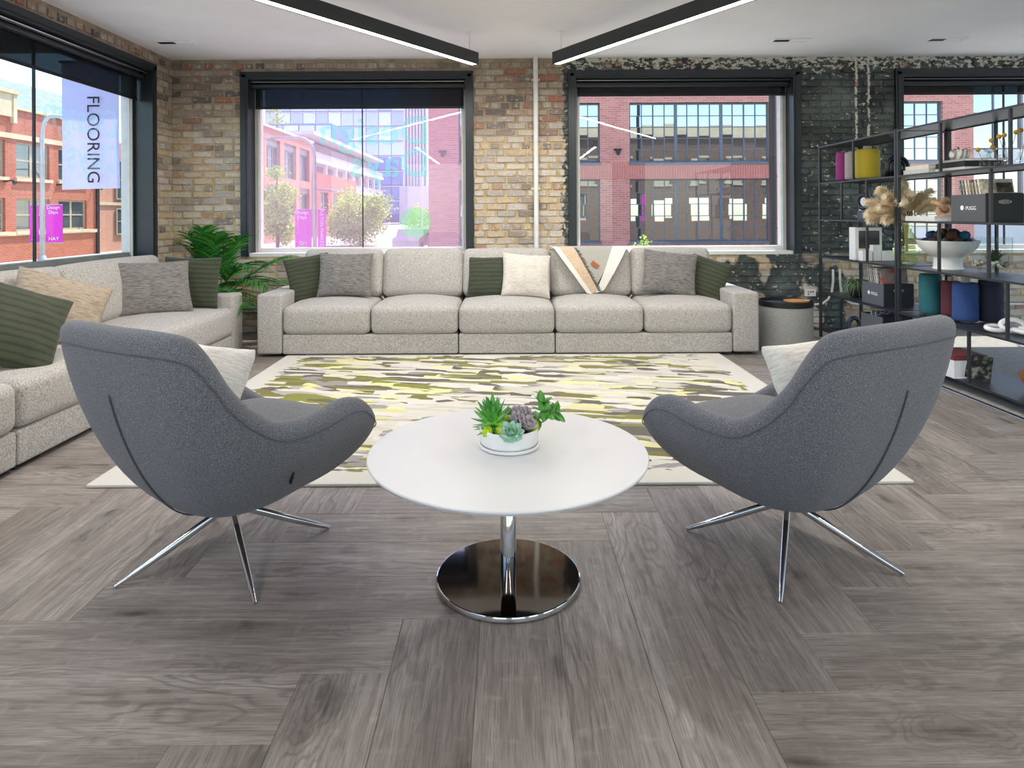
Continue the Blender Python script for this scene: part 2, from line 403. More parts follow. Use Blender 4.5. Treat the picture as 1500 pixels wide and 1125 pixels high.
mb = MB()
for (a, b, c, d) in wall_cells(XL - .3, XR + .3, -.02, ZC, [(p + .03, q - .03, SILL, HEAD - .03) for p, q in WIN]): mb.box(a, b, YB, YB + .30, c, d)
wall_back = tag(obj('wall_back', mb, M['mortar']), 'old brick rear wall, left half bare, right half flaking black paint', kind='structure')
mb = MB()
for (a, b, c, d) in wall_cells(YR, YB, -.02, ZC, [(p + .03, q - .03, SILL, HEAD - .03) for p, q in LWIN]): mb.box(XL - .30, XL, a, b, c, d)
wall_left = tag(obj('wall_left', mb, M['mortar']), 'bare old brick wall along the left side', kind='structure')
RWIN_ADDED = [(-2.9, -.3), (.5, 3.1), (3.9, 6.5)]; SWIN_ADDED = [(-4.2, -1.2), (-.4, 2.6), (3.3, 6.2)]  # rear and right openings, added out of view to brighten the ceiling
mb = MB()
for (a, b, c, d) in wall_cells(YR, YB, -.02, ZC, [(p, q, .35, 2.7) for p, q in SWIN_ADDED]): mb.box(XR, XR + .2, a, b, c, d)
tag(obj('wall_right', mb, M['plaster']), kind='structure')
mb = MB()
for (a, b, c, d) in wall_cells(XL - .3, XR + .2, -.02, ZC, [(p, q, .35, 2.7) for p, q in RWIN_ADDED]): mb.box(a, b, YR - .2, YR, c, d)
tag(obj('wall_rear', mb, M['plaster']), kind='structure')
tag(obj('ceiling', box(XL - .3, XR + .2, YR - .2, YB + .3, ZC, ZC + .15), M['ceiling']), 'smooth white ceiling', kind='structure')

# bricks ------------------------------------------------------
rng = random.Random(4)
def brick_mesh(i):
    r = random.Random(i); n = 10; V = []; F = []
    base = [(-.5, -.5), (-.17, -.5), (.17, -.5), (.5, -.5), (.5, 0), (.5, .5), (.17, .5), (-.17, .5), (-.5, .5), (-.5, 0)]
    jit = [((x + r.uniform(-.012, .012)) * 1.0, (z + r.uniform(-.05, .05)) * 1.0) for x, z in base]
    for (x, z) in jit: V.append((x, .5, z))
    for (x, z) in jit: V.append((x, -.25 + r.uniform(-.1, .1), z))
    for (x, z) in jit: V.append((x * .955, -.5 + r.uniform(-.08, .08), z * .84))
    for k in range(n):
        k2 = (k + 1) % n
        F.append((k2, k, n + k, n + k2)); F.append((n + k2, n + k, 2 * n + k, 2 * n + k2))
    F.append(tuple(2 * n + k for k in range(n)))
    return mesh('brick', (V, [tuple(reversed(f)) for f in F]))
BRK = [brick_mesh(i) for i in range(7)]
for m_ in BRK: m_.materials.append(M['brick'])
CH = .0685
def lay(u0, u1, openings):
    out = []; k = 0; z = .0
    while z + CH < ZC + .02:
        zc = z + CH / 2; cuts = sorted((p, q) for p, q in openings if SILL - .02 < zc < HEAD + .01); spans = []; u = u0
        for p, q in cuts:
            if p > u: spans.append((u, p))
            u = max(u, q)
        if u < u1: spans.append((u, u1))
        header = k % 6 == 3
        mod = .104 if header else .212
        for (a, b) in spans:
            s0 = math.floor(a / mod) * mod + (mod / 2 if k % 2 else 0) - mod
            while s0 < b:
                l = max(a, s0 + rng.uniform(0, .012)) + .004; r_ = min(b, s0 + mod - .011 + rng.uniform(-.012, .006)) - .002
                if r_ - l > .03: out.append(((l + r_) / 2, zc + rng.uniform(-.003, .003), r_ - l, min(CH - .0125 + rng.uniform(-.004, .004), (ZC - z - .006) if z + CH > ZC else 1)))
                s0 += mod
        z += CH; k += 1
    return [b for b in out if b[3] > .02]
def set_bricks(wall, rows, parts, place, name):
    me = MB(); tones = []
    for i, b in enumerate(rows):
        dep = .034 + rng.uniform(-.006, .008)
        if i in parts:
            o = obj('brick', rng.choice(BRK), None, wall); loc, rz = place(b, dep)
            o.location = loc; o.rotation_euler = (rng.uniform(-.02, .02), rng.uniform(-.008, .008), rz); o.scale = (b[2], dep, b[3])
        else:
            loc, rz = place(b, dep); v = rng.choice(BRK)
            Mx = Matrix.Translation(loc) @ Matrix.Rotation(rz, 4, 'Z') @ Matrix.Diagonal((b[2], dep, b[3], 1))
            me.add(([w.co for w in v.vertices], [tuple(p.vertices) for p in v.polygons]), Mx); tones += [rng.random()] * len(v.polygons)
    o = obj(name, me, M['brick_mass'], wall); o['kind'] = 'stuff'
    at = o.data.attributes.new('tone', 'FLOAT', 'FACE'); at.data.foreach_set('value', tones)
rows = lay(XL, 6.9, WIN)
def seen_rank(b):
    x, z = b[0], b[1]
    if -.34 < x < .64 and z > .80: return 0
    if 2.98 < x < 3.95 and z > .80: return 1
    if x < -2.68 and z > .80: return 2
    if 2.15 < x < 3.0 and .42 < z < .80: return 2.5
    if z > HEAD and x < 5.2: return 3
    return 9
order = sorted(range(len(rows)), key=lambda i: seen_rank(rows[i])); parts = {i for i in order[:300] if seen_rank(rows[i]) < 9}
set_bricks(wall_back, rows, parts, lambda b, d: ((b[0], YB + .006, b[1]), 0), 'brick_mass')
rows = lay(YR, YB - .012, LWIN)
parts = {i for i, b in enumerate(rows) if (b[0] > 6.30 and b[1] > .8) or (b[1] > HEAD and b[0] > 4.2) or (b[0] > 3.9 and .66 < b[1] < .80)}
set_bricks(wall_left, rows, parts, lambda b, d: ((XL - .006, b[0], b[1]), rad(90)), 'brick_mass')

# floor --------------------------------------------------------
XF = 2.96
floor = tag(obj('floor', box(XL - .3, XR + .2, YR - .2, YB + .3, -.10, -.008), plain('dark_subfloor', '#4b4744', .8)), 'grey oak plank floor laid in a herringbone', kind='structure')
PL, PW, G = 1.22, .2286, .0006
def plank_vf(lx, ly):
    b = .0015; V = []; 
    for (ins, z) in ((0, -.008), (0, -.0012), (b, 0)):
        V += [(-lx / 2 + ins, -ly / 2 + ins, z), (lx / 2 - ins, -ly / 2 + ins, z), (lx / 2 - ins, ly / 2 - ins, z), (-lx / 2 + ins, ly / 2 - ins, z)]
    F = [(8, 9, 10, 11)]
    for r in (0, 4):
        for k in range(4): F.append((r + k, r + (k + 1) % 4, r + 4 + (k + 1) % 4, r + 4 + k))
    return V, F
full = mesh('plank', plank_vf(PL - G, PW - G)); full.materials.append(M['wood'])
ox, oy = -.312 - PL, 1.715
rects = []
for n in range(-8, 9):
    for k in range(-60, 61):
        hx, hy = ox + k * PW + n * PL, oy + k * PW - n * PL
        rects.append((hx, hx + PL, hy, hy + PW, 0))
        vx, vy = hx + PL, hy + PW
        rects.append((vx, vx + PW, vy - PL, vy, 1))
mass = MB()
for (a, b, c, d, v) in rects:
    a2, b2, c2, d2 = max(a, XL), min(b, XF), max(c, YR), min(d, YB)
    if b2 - a2 < .01 or d2 - c2 < .01: continue
    cx, cy = (a2 + b2) / 2, (c2 + d2) / 2
    whole = (b2 - a2 > b - a - 1e-6) and (d2 - c2 > d - c - 1e-6)
    near = d2 > 1.25 and a2 < .80 * d2 + .1 and b2 > -.80 * d2 - .1
    lx, ly = (d2 - c2, b2 - a2) if v else (b2 - a2, d2 - c2)
    if near:
        o = obj('plank', full if whole else plank_vf(lx - G, ly - G), M['wood'], floor, loc=(cx, cy, 0), rot=(0, 0, rad(90) if v else 0))
    else: mass.add(plank_vf(lx - G, ly - G), Matrix.Translation((cx, cy, 0)) @ Matrix.Rotation(rad(90) if v else 0, 4, 'Z'))
o = obj('plank_mass', mass, M['wood'], floor); o['kind'] = 'stuff'
def carpet_mat():
    t = NT('grey_loop_carpet'); P = t.pos(); q = t.noise(t.mul(P, (4, 40, 1)), 4, 3, .6)
    t.bump(q, .5, .005); return t.fin(t.ramp(q, [(.3, '#7d7b77'), (.55, '#a3a19c'), (.75, '#bdbbb5')]), 1.0)
tag(obj('floor_carpet', box(XF + .02, XR, YR, YB, -.008, .004), carpet_mat()), 'grey carpet beyond the shelving', kind='structure')
tag(obj('trim_1', rbox(.03, 11.6, .012, .004), M['brushed'], loc=(XF + .008, YR + 5.82, .001)), 'thin metal strip between plank floor and carpet', kind='structure')

# windows -------------------------------------------------------
def casing_window(name, u0, u1, axis, label, splits, film=False):
    """axis 'b' = back wall (u is X), 'l' = left wall (u is Y)"""
    w = tag(empty(name), label, kind='structure')
    if axis == 'b': B = lambda a, b, c, d, e, f: box(a, b, YB + c, YB + d, e, f)
    else: B = lambda a, b, c, d, e, f: box(XL - d, XL - c, a, b, e, f)
    for s0, s1 in ((u0, u0 + CS), (u1 - CS, u1)):
        obj('jamb', MB().add(B(s0, s1, -.03, .22, SILL, HEAD)).add(B(s0 + .022, s1 - .022, -.036, -.03, SILL, HEAD - .03)), M['steel_frame'], w)
    obj('head', MB().add(B(u0 + CS, u1 - CS, -.03, .22, HEAD - CS, HEAD)).add(B(u0 + .02, u1 - .02, -.036, -.03, HEAD - .058, HEAD - .022)), M['steel_frame'], w)
    a, b = u0 + CS, u1 - CS; z0, z1 = SILL + .03, HEAD - CS
    for s0, s1 in ((a, a + .055), (b - .055, b)):
        obj('stile', MB().add(B(s0, s1, .16, .24, z0, z1)).add(B(s0 + (.03 if s0 == a else .010), s1 - (.010 if s0 == a else .03), .145, .16, z0, z1)), M['alu'], w)
    obj('bottom_rail', MB().add(B(a + .055, b - .055, .16, .24, z0, z0 + .045)).add(B(a + .055, b - .055, .15, .16, z0, z0 + .02)), M['alu'] if axis == 'b' else M['sill_grey'], w)
    obj('top_rail', B(a + .055, b - .055, .16, .24, z1 - .05, z1), M['steel_frame'], w)
    obj('sill', MB().add(B(u0 + .02, u1 - .02, -.005, .25, SILL - .005, SILL + .03)), M['white_paint'] if axis == 'b' else M['sill_grey'], w)
    es = [a + .055] + splits + [b - .055]
    for p, q in zip(es, es[1:]):
        obj('pane', B(p + .002, q - .002, .198, .206, z0 + .045, z1 - .05), M['glass'], w)
    for s_ in splits: obj('glazing_joint', B(s_ - .004, s_ + .004, .19, .214, z0 + .045, z1 - .05), M['black'], w)
    return w
def roller(u0, u1, axis, zb, label):
    r = tag(empty('roller_shade'), label, 'window shade', 'charcoal roller shades')
    if axis == 'b': f = lambda u, d, z: (u, YB + d, z)
    else: f = lambda u, d, z: (XL - d, u, z)
    a, b = u0 + CS + .012, u1 - CS - .012; zt = HEAD - CS - .045
    obj('roller_tube', tube([f(a, .075, zt), f(b, .075, zt)], .032, 12), M['steel_frame'], r, True, angle=40)
    obj('head_rail', tube([f(a, .02, zt + .030), f(b, .02, zt + .030)], .005, 6), M['brushed'], r)
    B = (lambda c, d, e, g: box(a + .015, b - .015, YB + c, YB + d, e, g)) if axis == 'b' else (lambda c, d, e, g: box(XL - d, XL - c, a + .015, b - .015, e, g))
    obj('shade_cloth', B(.104, .1055, zb, zt), M['shade'], r)
    obj('hem_bar', B(.099, .111, zb - .012, zb + .012), M['black'], r)
    for u in (a - .006, b + .006): obj('bracket', (box(u - .005, u + .005, YB + .035, YB + .12, zt - .04, zt + .044) if axis == 'b' else box(XL - .12, XL - .035, u - .005, u + .005, zt - .04, zt + .044)), M['black'], r)
w1 = casing_window('window_1', *WIN[0], 'b', 'pink-tinted window with dark steel casing behind the long sofa', [-1.502])
w2 = casing_window('window_2', *WIN[1], 'b', 'clear window with dark steel casing facing the red brick building', [])
w3 = casing_window('window_3', *WIN[2], 'b', 'window with dark casing behind the black shelving', [5.2])
w4 = casing_window('window_4', *LWIN[0], 'l', 'large side window above the left sofa', [4.985])
for i, (p, q) in enumerate(RWIN_ADDED + SWIN_ADDED):  # invented windows outside the view, there for the daylight they admit
    w = tag(empty('window_%d' % (6 + i)), 'added unseen window behind the viewer, lets in daylight' if i < 3 else 'added unseen window on the far right wall, lets in daylight', kind='structure')
    B = (lambda a, b, c, d, e, f: box(a, b, YR - d, YR - c, e, f)) if i < 3 else (lambda a, b, c, d, e, f: box(XR + c, XR + d, a, b, e, f))
    obj('pane', B(p + .06, q - .06, .09, .098, .41, 2.64), M['glass'], w)
    for e in (B(p, p + .06, .05, .14, .35, 2.7), B(q - .06, q, .05, .14, .35, 2.7)): obj('stile', e, M['steel_frame'], w)
    for e in (B(p + .06, q - .06, .05, .14, .35, .41), B(p + .06, q - .06, .05, .14, 2.64, 2.7)): obj('rail', e, M['steel_frame'], w)
w5 = casing_window('window_5', *LWIN[1], 'l', 'added unseen side window nearer the viewer, lets in daylight', [-1.2])  # out of view, added to bring more daylight into the room
roller(*WIN[0], 'b', 2.30, 'charcoal roller shade in the pink-tinted window'); roller(*WIN[1], 'b', 2.415, 'charcoal roller shade rolled almost up in the middle window')
roller(*WIN[2], 'b', 2.415, 'charcoal roller shade in the window behind the shelving'); roller(*LWIN[0], 'l', 2.30, 'charcoal roller shade in the left side window')
# pink film and its mirrored lettering on window 1, pale lettering on window 4
fy = YB + .212
obj('tint_film', box(WIN[0][0] + CS + .057, WIN[0][1] - CS - .057, fy, fy + .001, SILL + .077, HEAD - CS - .052), M['film'], w1)
def mir(x, y, z, s=1, axis='b'):
    if axis == 'b': return Matrix.Translation((x, y, z)) @ Matrix.Rotation(rad(90), 4, 'X') @ Matrix.Diagonal((-1, 1, 1, 1))
    return Matrix.Translation((x, y, z)) @ Matrix.Rotation(rad(90), 4, 'Z') @ Matrix.Rotation(rad(90), 4, 'X') @ Matrix.Diagonal((-1, 1, 1, 1))
text('film_lettering', 'Design', .42, M['film_text'], w1, mir(-.80, YB + .194, 2.06), align='LEFT', bold=.012); text('film_lettering', 'Days', .42, M['film_text'], w1, mir(-.80, YB + .194, 1.72), align='LEFT', bold=.012)
dv, df = lathe([(.16, 0), (.16, .0006)], 40)
obj('film_dot', (dv, df), sheer('pale_green_film_dot', (.86, 1, .88, 1), C('#b6f0bd'), .18), w1, loc=(-.95, YB + .196, 1.11), rot=(rad(90), 0, 0))
text('film_lettering', 'Design', .36, M['film_pale'], w4, mir(XL - .194, 6.05, 2.02, axis='l'), align='LEFT', bold=.012); text('film_lettering', 'Days', .36, M['film_pale'], w4, mir(XL - .194, 6.05, 1.70, axis='l'), align='LEFT', bold=.012)

# pipes, outlet, vents ------------------------------------------
p = tag(empty('conduit_pipe'), 'white painted pipe rising up the bare brick between two windows', 'pipe')
obj('pipe', tube([(.30, YB - .045, .05), (.30, YB - .045, ZC)], .025, 14), M['white_paint'], p, True, angle=40)
for z in (.5, 1.45, 2.55): obj('pipe_clip', rbox(.085, .03, .025, .006), M['white_paint'], p, loc=(.30, YB - .02, z))
pv = M['white_paint']
def loop(s): return [(3.33 + s * .035 + s * x, YB - .03, z) for x, z in ((0, .62), (0, .50), (.012, .40), (.05, .32), (.11, .275), (.2, .265))]
lp = tag(empty('floor_conduit'), 'cream conduit running low along the painted brick behind the shelving', 'pipe')
obj('conduit_run', tube([(2.0, YB - .03, .262)] + [(3.33 - .035 - .2, YB - .03, .265)] + list(reversed(loop(-1)))[1:], .012, 8), pv, lp, True)
obj('conduit_run', tube(loop(1) + [(5.6, YB - .03, .262)], .012, 8), pv, lp, True)
lp = tag(empty('wall_pipe_pair'), 'two grey-blue pipes low on the wall between the sofas', 'pipe')
for z in (.26, .225): obj('pipe', tube([(-3.36, YB - .04, z), (-1.5, YB - .04, z)], .012, 8), plain('grey_blue_pipe_paint', '#7f8c96', .5), lp, True)
o_ = tag(empty('outlet_plate', (2.045 + 1.02, YB - .025, .385)), 'small white socket plate on the painted brick beside the drum table', 'outlet')
obj('cover_plate', rbox(.115, .016, .075, .006), M['white_paint'], o_)
for i, (dx, dz, cc) in enumerate(((-.022, .012, '#a33a2a'), (.004, .012, '#2a2a2a'), (.028, .012, '#2a2a2a'), (-.022, -.014, '#333333'))): obj('socket', lathe([(.007, 0), (.007, .004)], 10), plain('socket_tone_%d' % i, cc, .5), o_, loc=(dx, -.008, dz), rot=(rad(90), 0, 0))
for i, (x, y, l) in enumerate(((-3.0, 5.95, 'ceiling vent nearest the left corner'), (2.60, 5.98, 'ceiling vent above the middle window'), (4.02, 5.98, 'ceiling vent above the shelving'))):
    v = tag(empty('ceiling_vent', (x, y, ZC)), 'slim white ' + l, 'vent', 'slot vents in the ceiling')
    obj('frame', MB().box(-.17, .17, -.055, -.042, -.012, 0).box(-.17, .17, .042, .055, -.012, 0).box(-.17, -.155, -.042, .042, -.012, 0).box(.155, .17, -.042, .042, -.012, 0), M['ceiling'], v)
    for k in range(5): obj('slat', box(-.155, -.01, -.036 + k * .016, -.030 + k * .016, -.010, -.002), M['black_metal'], v)
    obj('blank', box(-.005, .155, -.042, .042, -.008, 0), M['ceiling'], v)

# pendants --------------------------------------------------------
M['led'] = emit('warm_white_led_diffuser', (1, .93, .82, 1), 9.0)
def pendant(p0, p1, label, cords=True):
    a, b = Vector((*p0, 0)), Vector((*p1, 0)); d = b - a; L = d.length; ang = math.atan2(d.y, d.x); mid = (a + b) / 2
    e = tag(empty('linear_pendant', (mid.x, mid.y, 2.505), ang), label, 'ceiling light', 'black linear pendants')
    obj('housing', MB().box(-L / 2, L / 2, -.04, -.032, 0, .105).box(-L / 2, L / 2, .032, .04, 0, .105).box(-L / 2, L / 2, -.032, .032, .05, .06).box(-L / 2, -L / 2 + .006, -.032, .032, 0, .105).box(L / 2 - .006, L / 2, -.032, .032, 0, .105), M['black_metal'], e)
    obj('diffuser', box(-L / 2 + .008, L / 2 - .008, -.031, .031, .004, .02), M['led'], e)
    obj('top_cover', box(-L / 2 + .008, L / 2 - .008, -.031, .031, .09, .098), M['black_metal'], e)
    for s in (-L / 2 + .08, 0, L / 2 - .08):
        obj('cord', tube([(s, 0, .06), (s, 0, ZC - 2.505)], .0018, 5), M['brushed'], e)
        obj('canopy', lathe([(.028, 0), (.028, .012)], 14), M['ceiling'], e, loc=(s, 0, ZC - 2.505 - .012))
    for nm, z, rx, pw in (('pendant_light_down', -.004, 0, LAMP_DOWN),):
        ld = bpy.data.lights.new(nm, 'AREA'); ld.shape = 'RECTANGLE'; ld.size = L - .03; ld.size_y = .06; ld.energy = pw * L / 4.3; ld.color = LAMP_COL
        lo = bpy.data.objects.new(nm, ld); COL.objects.link(lo); lo.parent = e; lo.location = (0, 0, z); lo.rotation_euler = (rx, 0, 0)
pendant((-.27, 5.75), (-2.73, 2.2), 'black linear pendant lamp on the left of the V'); pendant((.44, 5.75), (2.62, 2.2), 'black linear pendant lamp on the right of the V')
pendant((-1.75, .9), (-1.75, -3.4), 'added unseen pendant lamp behind the viewer on the left, fills the foreground'); pendant((1.75, .9), (1.75, -3.4), 'added unseen pendant lamp behind the viewer on the right, fills the foreground')  # unseen pair added to light the near floor

# ------------------------------------------------------------------ outside
GZ = -1.2
M['asphalt'] = plain('pale_street_concrete', '#b3b0aa', .9, var=.05, scale=.6)
M['red_brick'] = ext_brick('red_facade_brick', '#d98c7b', '#bd7266', '#d2ada0', 1.0, 'x')
M['orange_brick'] = ext_brick('orange_facade_brick', '#b96a50', '#a45a44', '#b98772', 1.0, 'y')
M['peach_brick'] = ext_brick('peach_facade_brick', '#c98d72', '#bb7f66', '#c9a08b', 1.0, 'y')
M['brown_brick'] = ext_brick('brown_facade_brick', '#6f5140', '#5c4436', '#7d6b5d', 1.0, 'x')
M['stone'] = plain('pale_limestone', '#cdbf9f', .85, var=.05, scale=2)
M['win_frame'] = plain('slate_grey_window_frame', '#6b7178', .5, var=.04, scale=6)
M['cream_frame'] = plain('cream_window_frame', '#b7ad92', .6, var=.05, scale=4)
M['slate'] = plain('green_grey_slate', '#7d8a83', .8, var=.12, scale=2.5)
M['ext_white'] = plain('white_render', '#dfdcd8', .8, var=.03, scale=.8)
def pane_mat(name, body, gloss, amt):
    t = NT(name); t.n.remove(t.b); d = t.add('BsdfDiffuse', {0: C(body)}); g = t.add('BsdfGlossy', {0: C(gloss), 'Roughness': .015})
    mx = t.n.new('ShaderNodeMixShader'); mx.inputs[0].default_value = amt; t.l.new(d, mx.inputs[1]); t.l.new(g, mx.inputs[2]); t.l.new(mx.outputs[0], t.o.inputs[0]); return t.m
M['pane'] = pane_mat('reflective_facade_glass', '#3c4448', '#e6edf2', .55); M['pane_dark'] = pane_mat('dark_facade_glass', '#565d5f', '#dfe6ea', .13); M['pane_blue'] = pane_mat('blue_tower_glass', '#6f93c4', '#dfeaf6', .45)
tag(obj('street', box(-140, 90, -40, 260, GZ - .3, GZ), M['asphalt']), 'pale sunlit street outside', kind='structure')

def facade_x(b, Y, depth, x0, x1, z0, z1, holes, mat, name='wall'):
    m = MB()
    for (a, c, d, e) in wall_cells(x0, x1, z0, z1, holes): m.box(a, c, Y, Y + depth, d, e)
    return obj(name, m, mat, b)
PANES = {}
def grid_window(b, orient, plane, u0, u1, z0, z1, cols, rows, mat_f, mat_p, thick=(), fr=.07, mt=.035, rec=.16, tilt=.006):
    """a window frame with glazing bars as a part of the building, every pane a sub-part"""
    if orient == 'x': B = lambda a, c, d, e, f, g: box(a, c, plane + d, plane + e, f, g)
    else: B = lambda a, c, d, e, f, g: box(plane - e, plane - d, a, c, f, g)
    m = MB(); d0, d1 = rec, rec + .08
    for s in ((u0, u0 + fr, z0, z1), (u1 - fr, u1, z0, z1), (u0 + fr, u1 - fr, z0, z0 + fr), (u0 + fr, u1 - fr, z1 - fr, z1)): m.add(B(s[0], s[1], d0, d1, s[2], s[3]))
    ui = [u0 + fr + (u1 - u0 - 2 * fr) * i / cols for i in range(cols + 1)]; zi = [z0 + fr + (z1 - z0 - 2 * fr) * i / rows for i in range(rows + 1)]
    hw = lambda i: (.14 if i in thick else (mt if not (thick and i % 2 == 0) else mt * 1.6)) if 0 < i < cols else 0
    for i in range(1, cols): m.add(B(ui[i] - hw(i) / 2 - .001, ui[i] + hw(i) / 2, d0 + .01, d1, z0 + fr, z1 - fr))
    for j in range(1, rows): m.add(B(u0 + fr, u1 - fr, d0 + .02, d1, zi[j] - mt / 2, zi[j] + mt / 2))
    w = obj('window', m, mat_f, b)
    for i in range(cols):
        for j in range(rows):
            a, c = ui[i] + hw(i) / 2, ui[i + 1] - hw(i + 1) / 2; e, f = zi[j] + mt / 2 * (j > 0), zi[j + 1] - mt / 2 * (j < rows - 1)
            k = (round(c - a, 3), round(f - e, 3), orient, mat_p.name)
            if k not in PANES:
                PANES[k] = mesh('pane', box(-k[0] / 2, k[0] / 2, 0, .012, -k[1] / 2, k[1] / 2) if orient == 'x' else box(-.012, 0, -k[0] / 2, k[0] / 2, -k[1] / 2, k[1] / 2)); PANES[k].materials.append(mat_p)
            o = obj('pane', PANES[k], None, w); o.location = ((a + c) / 2, plane + rec + .05, (e + f) / 2) if orient == 'x' else (plane - rec - .05, (a + c) / 2, (e + f) / 2)
            q = rng.uniform(-tilt, tilt); o.rotation_euler = (rng.uniform(-tilt, tilt), 0, q) if orient == 'x' else (0, rng.uniform(-tilt, tilt), q)
    return w

# the red brick building across the street (faces us)
BY = 30.0
b7 = tag(empty('brick_building', (8, BY, GZ)), 'red brick building with steel grid windows across the street', 'building'); b7.location = (0, 0, 0)
U = (3.53, 6.25); D_ = (-.09, 2.75)
colsx = [(-2.19, .25, 4, ()), (1.6 + 1.62, 4.30, 2, ()), (5.645, 12.06, 12, (4, 8)), (13.6, 16.4, 4, ()), (18.2, 20.0, 3, ())]
holes = [(a, b, z0, z1) for a, b, n, th in colsx for z0, z1 in (U, D_)] + [(a, b, 7.3, 10.0) for a, b, n, th in colsx]
facade_x(b7, BY, .5, -3.56, 21.4, GZ, 12.5, holes, M['red_brick'])
obj('side_wall', MB().box(-3.56, -3.1, BY + .5, BY + 18, GZ, 12.5).box(20.9, 21.4, BY + .5, BY + 18, GZ, 12.5), M['orange_brick'], b7)
obj('roof', box(-3.6, 21.45, BY - .05, BY + 18, 12.5, 12.8), M['stone'], b7)
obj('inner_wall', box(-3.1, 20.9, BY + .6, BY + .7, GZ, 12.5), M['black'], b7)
for a, b, n, th in colsx:
    for z0, z1 in (U, D_):
        grid_window(b7, 'x', BY, a, b, z0, z1, n, 5, M['win_frame'], M['pane'], th, tilt=.004)
        obj('lintel', box(a - .02, b + .02, BY + .01, BY + .2, z1, z1 + .06), M['black_metal'], b7); obj('window_ledge', box(a - .03, b + .03, BY - .06, BY + .2, z0 - .12, z0), M['win_frame'], b7)
    grid_window(b7, 'x', BY, a, b, 7.3, 10.0, max(1, n // 2), 3, M['win_frame'], M['pane'])
# soldier course between the storeys: upright bricks
sold = mesh('soldier_brick', box(-.052, .052, -.02, .03, -.37, .37)); sold.materials.append(ext_brick('soldier_brick_tone', '#dd8f7f', '#c87c6e', '#c87c6e', 3.0))
for i in range(96):
    x = 2.95 + i * .115
    obj('soldier_brick', sold, None, b7, loc=(x, BY, 3.14 - (0 if i % 2 else .004)), rot=(0, 0, rng.uniform(-.01, .01)))
def wall_lamp(b, loc, rz=0):
    m = MB().add(rbox(.36, .05, .10, .02)).add(lathe([(.0, -.26), (.06, -.25), (.10, -.14), (.11, -.06), (.0, -.05)], 14), Matrix.Translation((0, -.12, 0))).box(-.03, .03, -.14, 0, -.06, .02)
    obj('wall_lamp', m, M['black_metal'], b, loc=loc, rot=(0, 0, rz))
wall_lamp(b7, (5.1, BY - .04, 4.1)); wall_lamp(b7, (-2.9, BY - .04, 4.05))

# our own building's street front: seen only mirrored in the panes opposite
own = tag(empty('own_street_front'), 'brown brick upper storeys of this building, mirrored in the panes opposite', kind='structure')
m = MB()
oh = [(x, x + 1.3, z, z + 2.0) for x in range(-12, 26, 3) for z in (3.6,)]
for (a, b, c, d) in wall_cells(XL - .3, 28, GZ, ZC + .15, [(p - .02, q + .02, SILL - .1, HEAD) for p, q in WIN] + [(x, x + 1.6, .6, 2.4) for x in range(9, 27, 3)]): m.box(a, b, YB + .301, YB + .33, c, d)
for (a, b, c, d) in wall_cells(-14, 28, ZC + .15, 7.4, oh): m.box(a, b, YB + .02, YB + .3, c, d)
obj('upper_wall', m, M['brown_brick'], own); obj('cornice', MB().box(-14.1, 28.1, YB - .1, YB + .62, 7.4, 7.75).box(-14.1, 28.1, YB - .1, YB + .45, 7.75, 8.3), M['stone'], own)
for h in oh: obj('street_window', MB().box(h[0], h[1], YB + .1, YB + .14, h[2], h[3]).box(h[0] - .1, h[1] + .1, YB + .28, YB + .38, h[2] - .15, h[2]).box(h[0] - .1, h[1] + .1, YB + .28, YB + .36, h[3], h[3] + .18), M['cream_frame'], own)

# left: orange brick building (faces +X)
BX = -26.0
lb = tag(empty('brick_building'), 'orange brick building with cream trim outside the left window', 'building')
wy = [(31.4, 34.0), (34.76, 37.3), (38.05, 40.6)]
m = MB()
for (a, b, c, d) in wall_cells(24, 41.7, GZ, 6.85, [(p, q, 3.24, 5.16) for p, q in wy] + [(p, q, .39, 2.14) for p, q in wy]): m.box(BX - .4, BX, a, b, c, d)
obj('wall', m, M['orange_brick'], lb)
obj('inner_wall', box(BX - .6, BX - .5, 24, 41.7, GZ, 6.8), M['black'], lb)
obj('stone_band', box(BX, BX + .08, 24, 41.75, 5.28, 5.55), M['stone'], lb); obj('sill_band', box(BX, BX + .12, 24, 41.75, .16, .37), M['stone'], lb); obj('coping', box(BX - .45, BX + .12, 24, 41.8, 6.85, 7.0), M['stone'], lb)
obj('parapet_panel', MB().box(BX - .4, BX + .15, 29.5, 34.6, 6.4, 7.75).box(BX - .4, BX + .26, 29.4, 34.7, 7.6, 7.8).box(BX, BX + .2, 34.35, 34.6, 6.1, 7.6), M['stone'], lb)
obj('slate_roof', ([(BX - .5, 24, 6.8), (BX - .5, 41.7, 6.8), (BX - 7, 54, 10.2), (BX - 7, 24, 10.2), (BX - 7, 24, 6.8), (BX - 7, 54, 6.8)], [(0, 1, 2, 3), (0, 3, 4), (1, 5, 2), (4, 3, 2, 5)]), M['slate'], lb)
obj('skylight', rbox(.7, 1.6, .12, .02), M['ext_white'], lb, loc=(BX - 2.6, 36.2, 8.05), rot=(0, rad(-27), 0))
for p, q in wy:
    for z0, z1 in ((3.24, 5.16), (.39, 2.14)):
        grid_window(lb, 'y', BX, p, q, z0, z1, 2, 2, M['cream_frame'], M['pane_dark'], (1,), .10, .07, .14)
        obj('stone_sill', box(BX, BX + .14, p - .12, q + .12, z0 - .18, z0), M['stone'], lb)
obj('down_pipe', tube([(BX + .1, 41.55, GZ), (BX + .1, 41.55, 6.8)], .10, 8), M['black_metal'], lb)
for y in (33.9, 37.9, 41.2):
    obj('gooseneck_lamp', tube([(BX, y, 3.0), (BX + .45, y, 3.05), (BX + .6, y, 2.9)], [.04, .04, .13], 8), M['black_metal'], lb)
nb = tag(empty('brick_building'), 'paler brick annex beyond the orange building at left', 'building')
